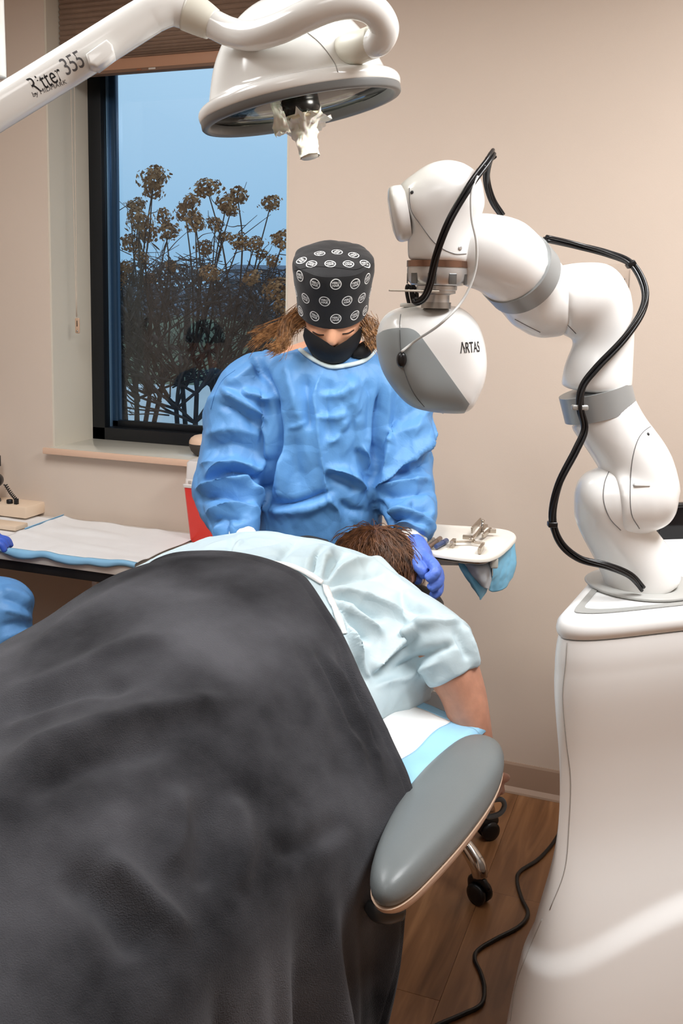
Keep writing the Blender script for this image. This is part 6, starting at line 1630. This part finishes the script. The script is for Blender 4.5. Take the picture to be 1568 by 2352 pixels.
# ================================================================== OUTDOORS: DRIED HYDRANGEA, TREES, HOUSE
M_TWIG = mat('twig_bark', (66, 56, 52), rough=0.9, var=0.3, vscale=20)
M_FLOWER = mat('dried_flower', (164, 116, 78), rough=0.9, var=0.45, vscale=30, col2=(204, 156, 108))
M_LEAF = mat('dried_leaf', (70, 54, 46), rough=0.9, var=0.3, vscale=20)
rs = random.Random(21)
def flower_mesh(seed):
    r = random.Random(seed); mb = MB()
    for k in range(150):
        a = r.uniform(0, 2*math.pi); z = r.uniform(-0.75, 1.0); lob = 0.72+0.42*mnoise.noise(Vector((2.2*math.cos(a)+seed, 2.2*math.sin(a), z*1.8)))*1.6; q_ = math.sqrt(max(0, 1-z*z))*r.uniform(0.6, 1.05)*lob*1.25
        c = A([0.055*q_*math.cos(a), 0.055*q_*math.sin(a), 0.048*z])
        n = c/np.linalg.norm(c) + A([r.gauss(0,.35), r.gauss(0,.35), r.gauss(0,.35)]); x, y, zz = basis(n)
        s_ = r.uniform(0.006, 0.011)
        P4 = [c+x*s_, c+y*s_+zz*0.002, c-x*s_, c-y*s_+zz*0.003]; Q4 = [p-zz*0.0012 for p in P4]
        mb.add(P4+Q4, [(0,1,2,3),(7,6,5,4),(0,4,5,1),(1,5,6,2),(2,6,7,3),(3,7,4,0)])
    for k in range(14):
        a = r.uniform(0, 2*math.pi); z = r.uniform(-0.4, 0.9); q_ = math.sqrt(1-z*z)
        mb.add(*tube([A([0,0,-0.04]), A([0.045*q_*math.cos(a), 0.045*q_*math.sin(a), 0.04*z])], 0.0009, 3, 3, caps=False))
    me = bpy.data.meshes.new('flower_head'); me.from_pydata([tuple(v) for v in mb.V], [], mb.F); me.materials.append(M_FLOWER); me.update()
    return me
fmeshes = [flower_mesh(s) for s in range(4)]
def shrub(base_px, z, heads, label, extra, spread):
    b = P(base_px, 980, z); b[2] = GZ
    t = thing('hydrangea_shrub', b, label, 'shrub', 'dried hydrangeas outside the window')
    mb = MB()
    trunks = [b+RGT*rs.uniform(-0.05,0.05)+FWD*rs.uniform(-0.05,0.05) for _ in range(6)]
    def branch(p0, p1, r0, r1, wob=0.05, depth=0):
        m = (p0+p1)/2 + RGT*rs.gauss(0, wob) + FWD*rs.gauss(0, wob) + A([0,0,rs.gauss(0, wob*0.5)])
        mb.add(*tube([p0, m, p1], [r0, (r0+r1)/2, r1], 9, 5, caps=False))
        return m
    crotch = []
    for tr in trunks:
        c = tr + RGT*rs.gauss(0, 0.07) + FWD*rs.gauss(0, 0.06); c[2] = GZ+rs.uniform(0.90, 1.30); crotch.append(c)
        branch(tr, c, 0.018, 0.012, 0.03)
    for (px, py, zz, sz) in heads:
        top = P(px, py, z+zz)
        o = bpy.data.objects.new('flower_head', rs.choice(fmeshes)); col.objects.link(o); o.parent = t
        o.location = Vector(top) - t.location; k = 1.22*sz*(z+zz)/FOCAL/0.055
        o.scale = (k*rs.uniform(0.85,1.15), k, k*rs.uniform(0.75,1.1)); o.rotation_euler = (rs.uniform(-0.5,0.5), rs.uniform(-0.5,0.5), rs.uniform(0,6.28))
        c = rs.choice(crotch); u = rs.uniform(0.35, 0.6); mid = c*(1-u)+top*u + RGT*rs.gauss(0,0.04) - A([0,0,0.05])
        branch(c, mid, 0.008, 0.005, 0.03); branch(mid, top, 0.005, 0.0028, 0.025)
        for _ in range(5):
            u = rs.uniform(0.1, 0.95); q_ = mid*(1-u)+top*u
            e = q_+RGT*rs.gauss(0,0.08)+FWD*rs.gauss(0,0.06)+A([0,0,rs.uniform(-0.02,0.12)]); branch(q_, e, 0.0026, 0.0012, 0.012)
    def grow(p, d, L_, r, depth):
        d = d/np.linalg.norm(d)
        e = p + d*L_
        branch(p, e, r, r*0.6, L_*0.07)
        if depth == 0:
            if rs.random() < 0.35:
                q_ = A([rs.gauss(0,1), rs.gauss(0,1), -1.2]); q_ /= np.linalg.norm(q_); x, y, zz_ = basis(q_); LL = rs.uniform(0.03, 0.06)
                mb.add(*loft([[e+q_*LL*u_+x*w_*math.cos(a)+y*w_*0.3*math.sin(a) for a in np.linspace(0,2*math.pi,5,endpoint=False)] for u_, w_ in ((0,0.002),(0.4,0.013),(0.8,0.010),(1,0.001))]))
            return
        for _ in range(rs.choice((3, 3, 4))):
            u = rs.uniform(0.45, 1.0); nd = d + RGT*rs.gauss(0,0.55) + FWD*rs.gauss(0,0.4) + A([0,0,rs.gauss(0.12,0.3)])
            grow(p+d*L_*u, nd, L_*rs.uniform(0.5,0.8), max(0.0012, r*0.55), depth-1)
    for k in range(extra):
        a = rs.uniform(-1, 1)
        grow(rs.choice(crotch), RGT*a*spread*4.5 + FWD*rs.gauss(0,0.3) + A([0,0,rs.uniform(0.25,1.0)]), rs.uniform(0.22,0.40), 0.008, 3)
    o = mb.obj('branches', M_TWIG, t, True, None); o['kind'] = 'stuff'
    return t
H1 = [(355,408,0,27),(350,440,.05,20),(318,470,.1,15),(318,505,-.1,26),(375,498,0,17),(388,532,0,22),(340,535,.1,22),(300,470,.2,10),(250,440,-.1,14),(268,620,0,22),(302,560,.1,20),(325,592,0,16),(262,650,-.05,20),(345,640,.2,14),(392,612,.1,14),(290,615,0,14)]
H2 = [(475,432,0,26),(440,462,0,20),(425,490,.1,19),(448,510,-.1,22),(494,515,0,17),(520,470,0,20),(545,450,.05,20),(530,485,.1,14),(470,570,.1,18),(482,628,-.1,22),(622,468,.1,20),(550,555,0,20),(586,560,0,17),(578,640,-.1,20),(626,600,.05,14),(650,552,0,24),(640,665,-.1,28),(650,700,-.1,22),(515,545,.1,14),(600,585,.1,14)]
shrub(310, 4.75, H1, 'dried hydrangea shrub outside, left part of the window', 17, 0.26)
shrub(470, 4.75, H2, 'dark dried hydrangea shrub outside, behind the nurse', 26, 0.30)
# distant hedge and trees, soft masses beyond the lawn
def far_tree(px, z, w, h, label, seed, tone):
    r = random.Random(seed); b = P(px, 760, z); b[2] = GZ
    t = thing('bare_tree', b, label, 'tree', 'bare trees beyond the lawn')
    V, F = tube([b, b+A([0,0,h*0.35]), b+A([0,0,h*0.7])], [0.16,0.12,0.05], 8, 8); obj('trunk', V, F, M_TWIG, t)
    mb = MB()
    for k in range(120):
        a = r.uniform(0, 2*math.pi); hh_ = r.uniform(0.3, 1.0); rr_ = w*math.sin(math.pi*min(1, hh_*0.9))*math.sqrt(r.random())
        c = b + RGT*rr_*math.cos(a) + FWD*rr_*math.sin(a) + A([0,0,h*hh_])
        c0 = b + A([0,0,h*hh_*0.55])
        mb.add(*tube([c0*0.45+c*0.55, c], [0.05,0.02], 3, 3, caps=False))
        for _ in range(2):
            e = c+RGT*r.gauss(0,w*0.18)+FWD*r.gauss(0,w*0.18)+A([0,0,r.uniform(0,h*0.12)]); mb.add(*tube([c, e], [0.03,0.012], 3, 3, caps=False))
    o = mb.obj('crown', mat('far_twigs_%d' % tone, (62+tone, 64+tone, 70+tone), rough=1.0), t, True, None); o['kind'] = 'stuff'
far_tree(300, 34, 2.6, 2.6, 'low bare tree beyond the lawn at the window left', 1, 10)
far_tree(430, 38, 3.2, 3.0, 'wide bare tree beyond the lawn, mid window', 2, 16)
far_tree(610, 33, 2.4, 2.5, 'bare tree beyond the lawn at the window right edge', 3, 4)
# far hill strip and house
hs0 = thing('house', P(640, 700, 85), 'distant low house with a dark roof beyond the lawn', 'house'); hs0.location.z = GZ
hb = np.array(hs0.location)
hx_ = RGT; 
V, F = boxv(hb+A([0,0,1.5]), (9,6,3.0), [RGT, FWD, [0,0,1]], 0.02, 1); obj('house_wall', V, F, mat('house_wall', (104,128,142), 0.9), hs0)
roof = [hb+RGT*(-4.9)+FWD*(-3.4)+A([0,0,3.0]), hb+RGT*4.9+FWD*(-3.4)+A([0,0,3.0]), hb+RGT*3.9+A([0,0,4.3]), hb+RGT*(-3.9)+A([0,0,4.3]), hb+RGT*(-4.9)+FWD*3.4+A([0,0,3.0]), hb+RGT*4.9+FWD*3.4+A([0,0,3.0])]
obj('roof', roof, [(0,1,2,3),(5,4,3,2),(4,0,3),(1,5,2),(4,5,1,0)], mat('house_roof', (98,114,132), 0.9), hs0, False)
for dx in (-2.6, 0.2, 2.6):
    V, F = boxv(hb+RGT*dx+FWD*(-3.02)+A([0,0,1.6]), (1.1,0.08,1.2), [RGT, FWD, [0,0,1]], 0.01, 1); w_ = obj('window', V, F, mat('house_window_frame', (180,184,188), 0.6), hs0)
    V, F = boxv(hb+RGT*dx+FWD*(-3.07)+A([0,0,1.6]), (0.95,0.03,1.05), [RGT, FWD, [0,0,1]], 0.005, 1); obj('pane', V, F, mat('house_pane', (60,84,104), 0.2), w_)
hill = []
n_ = 40
for k in range(n_):
    x_ = -110+170*k/(n_-1); hh_ = 2.6+1.2*mnoise.noise(Vector((k*0.25, 3.1, 0)))+0.8*mnoise.noise(Vector((k*0.7, 1.0, 0)))
    hill.append((W(x_, 74, GZ), W(x_, 78, GZ+max(0.8, hh_)), W(x_, 90, GZ+max(0.8, hh_)*0.9), W(x_, 95, GZ)))
V = [p for q_ in hill for p in q_]; F = grid_faces(n_, 4) + [(0,1,2,3), tuple((n_-1)*4+i for i in (3,2,1,0))]
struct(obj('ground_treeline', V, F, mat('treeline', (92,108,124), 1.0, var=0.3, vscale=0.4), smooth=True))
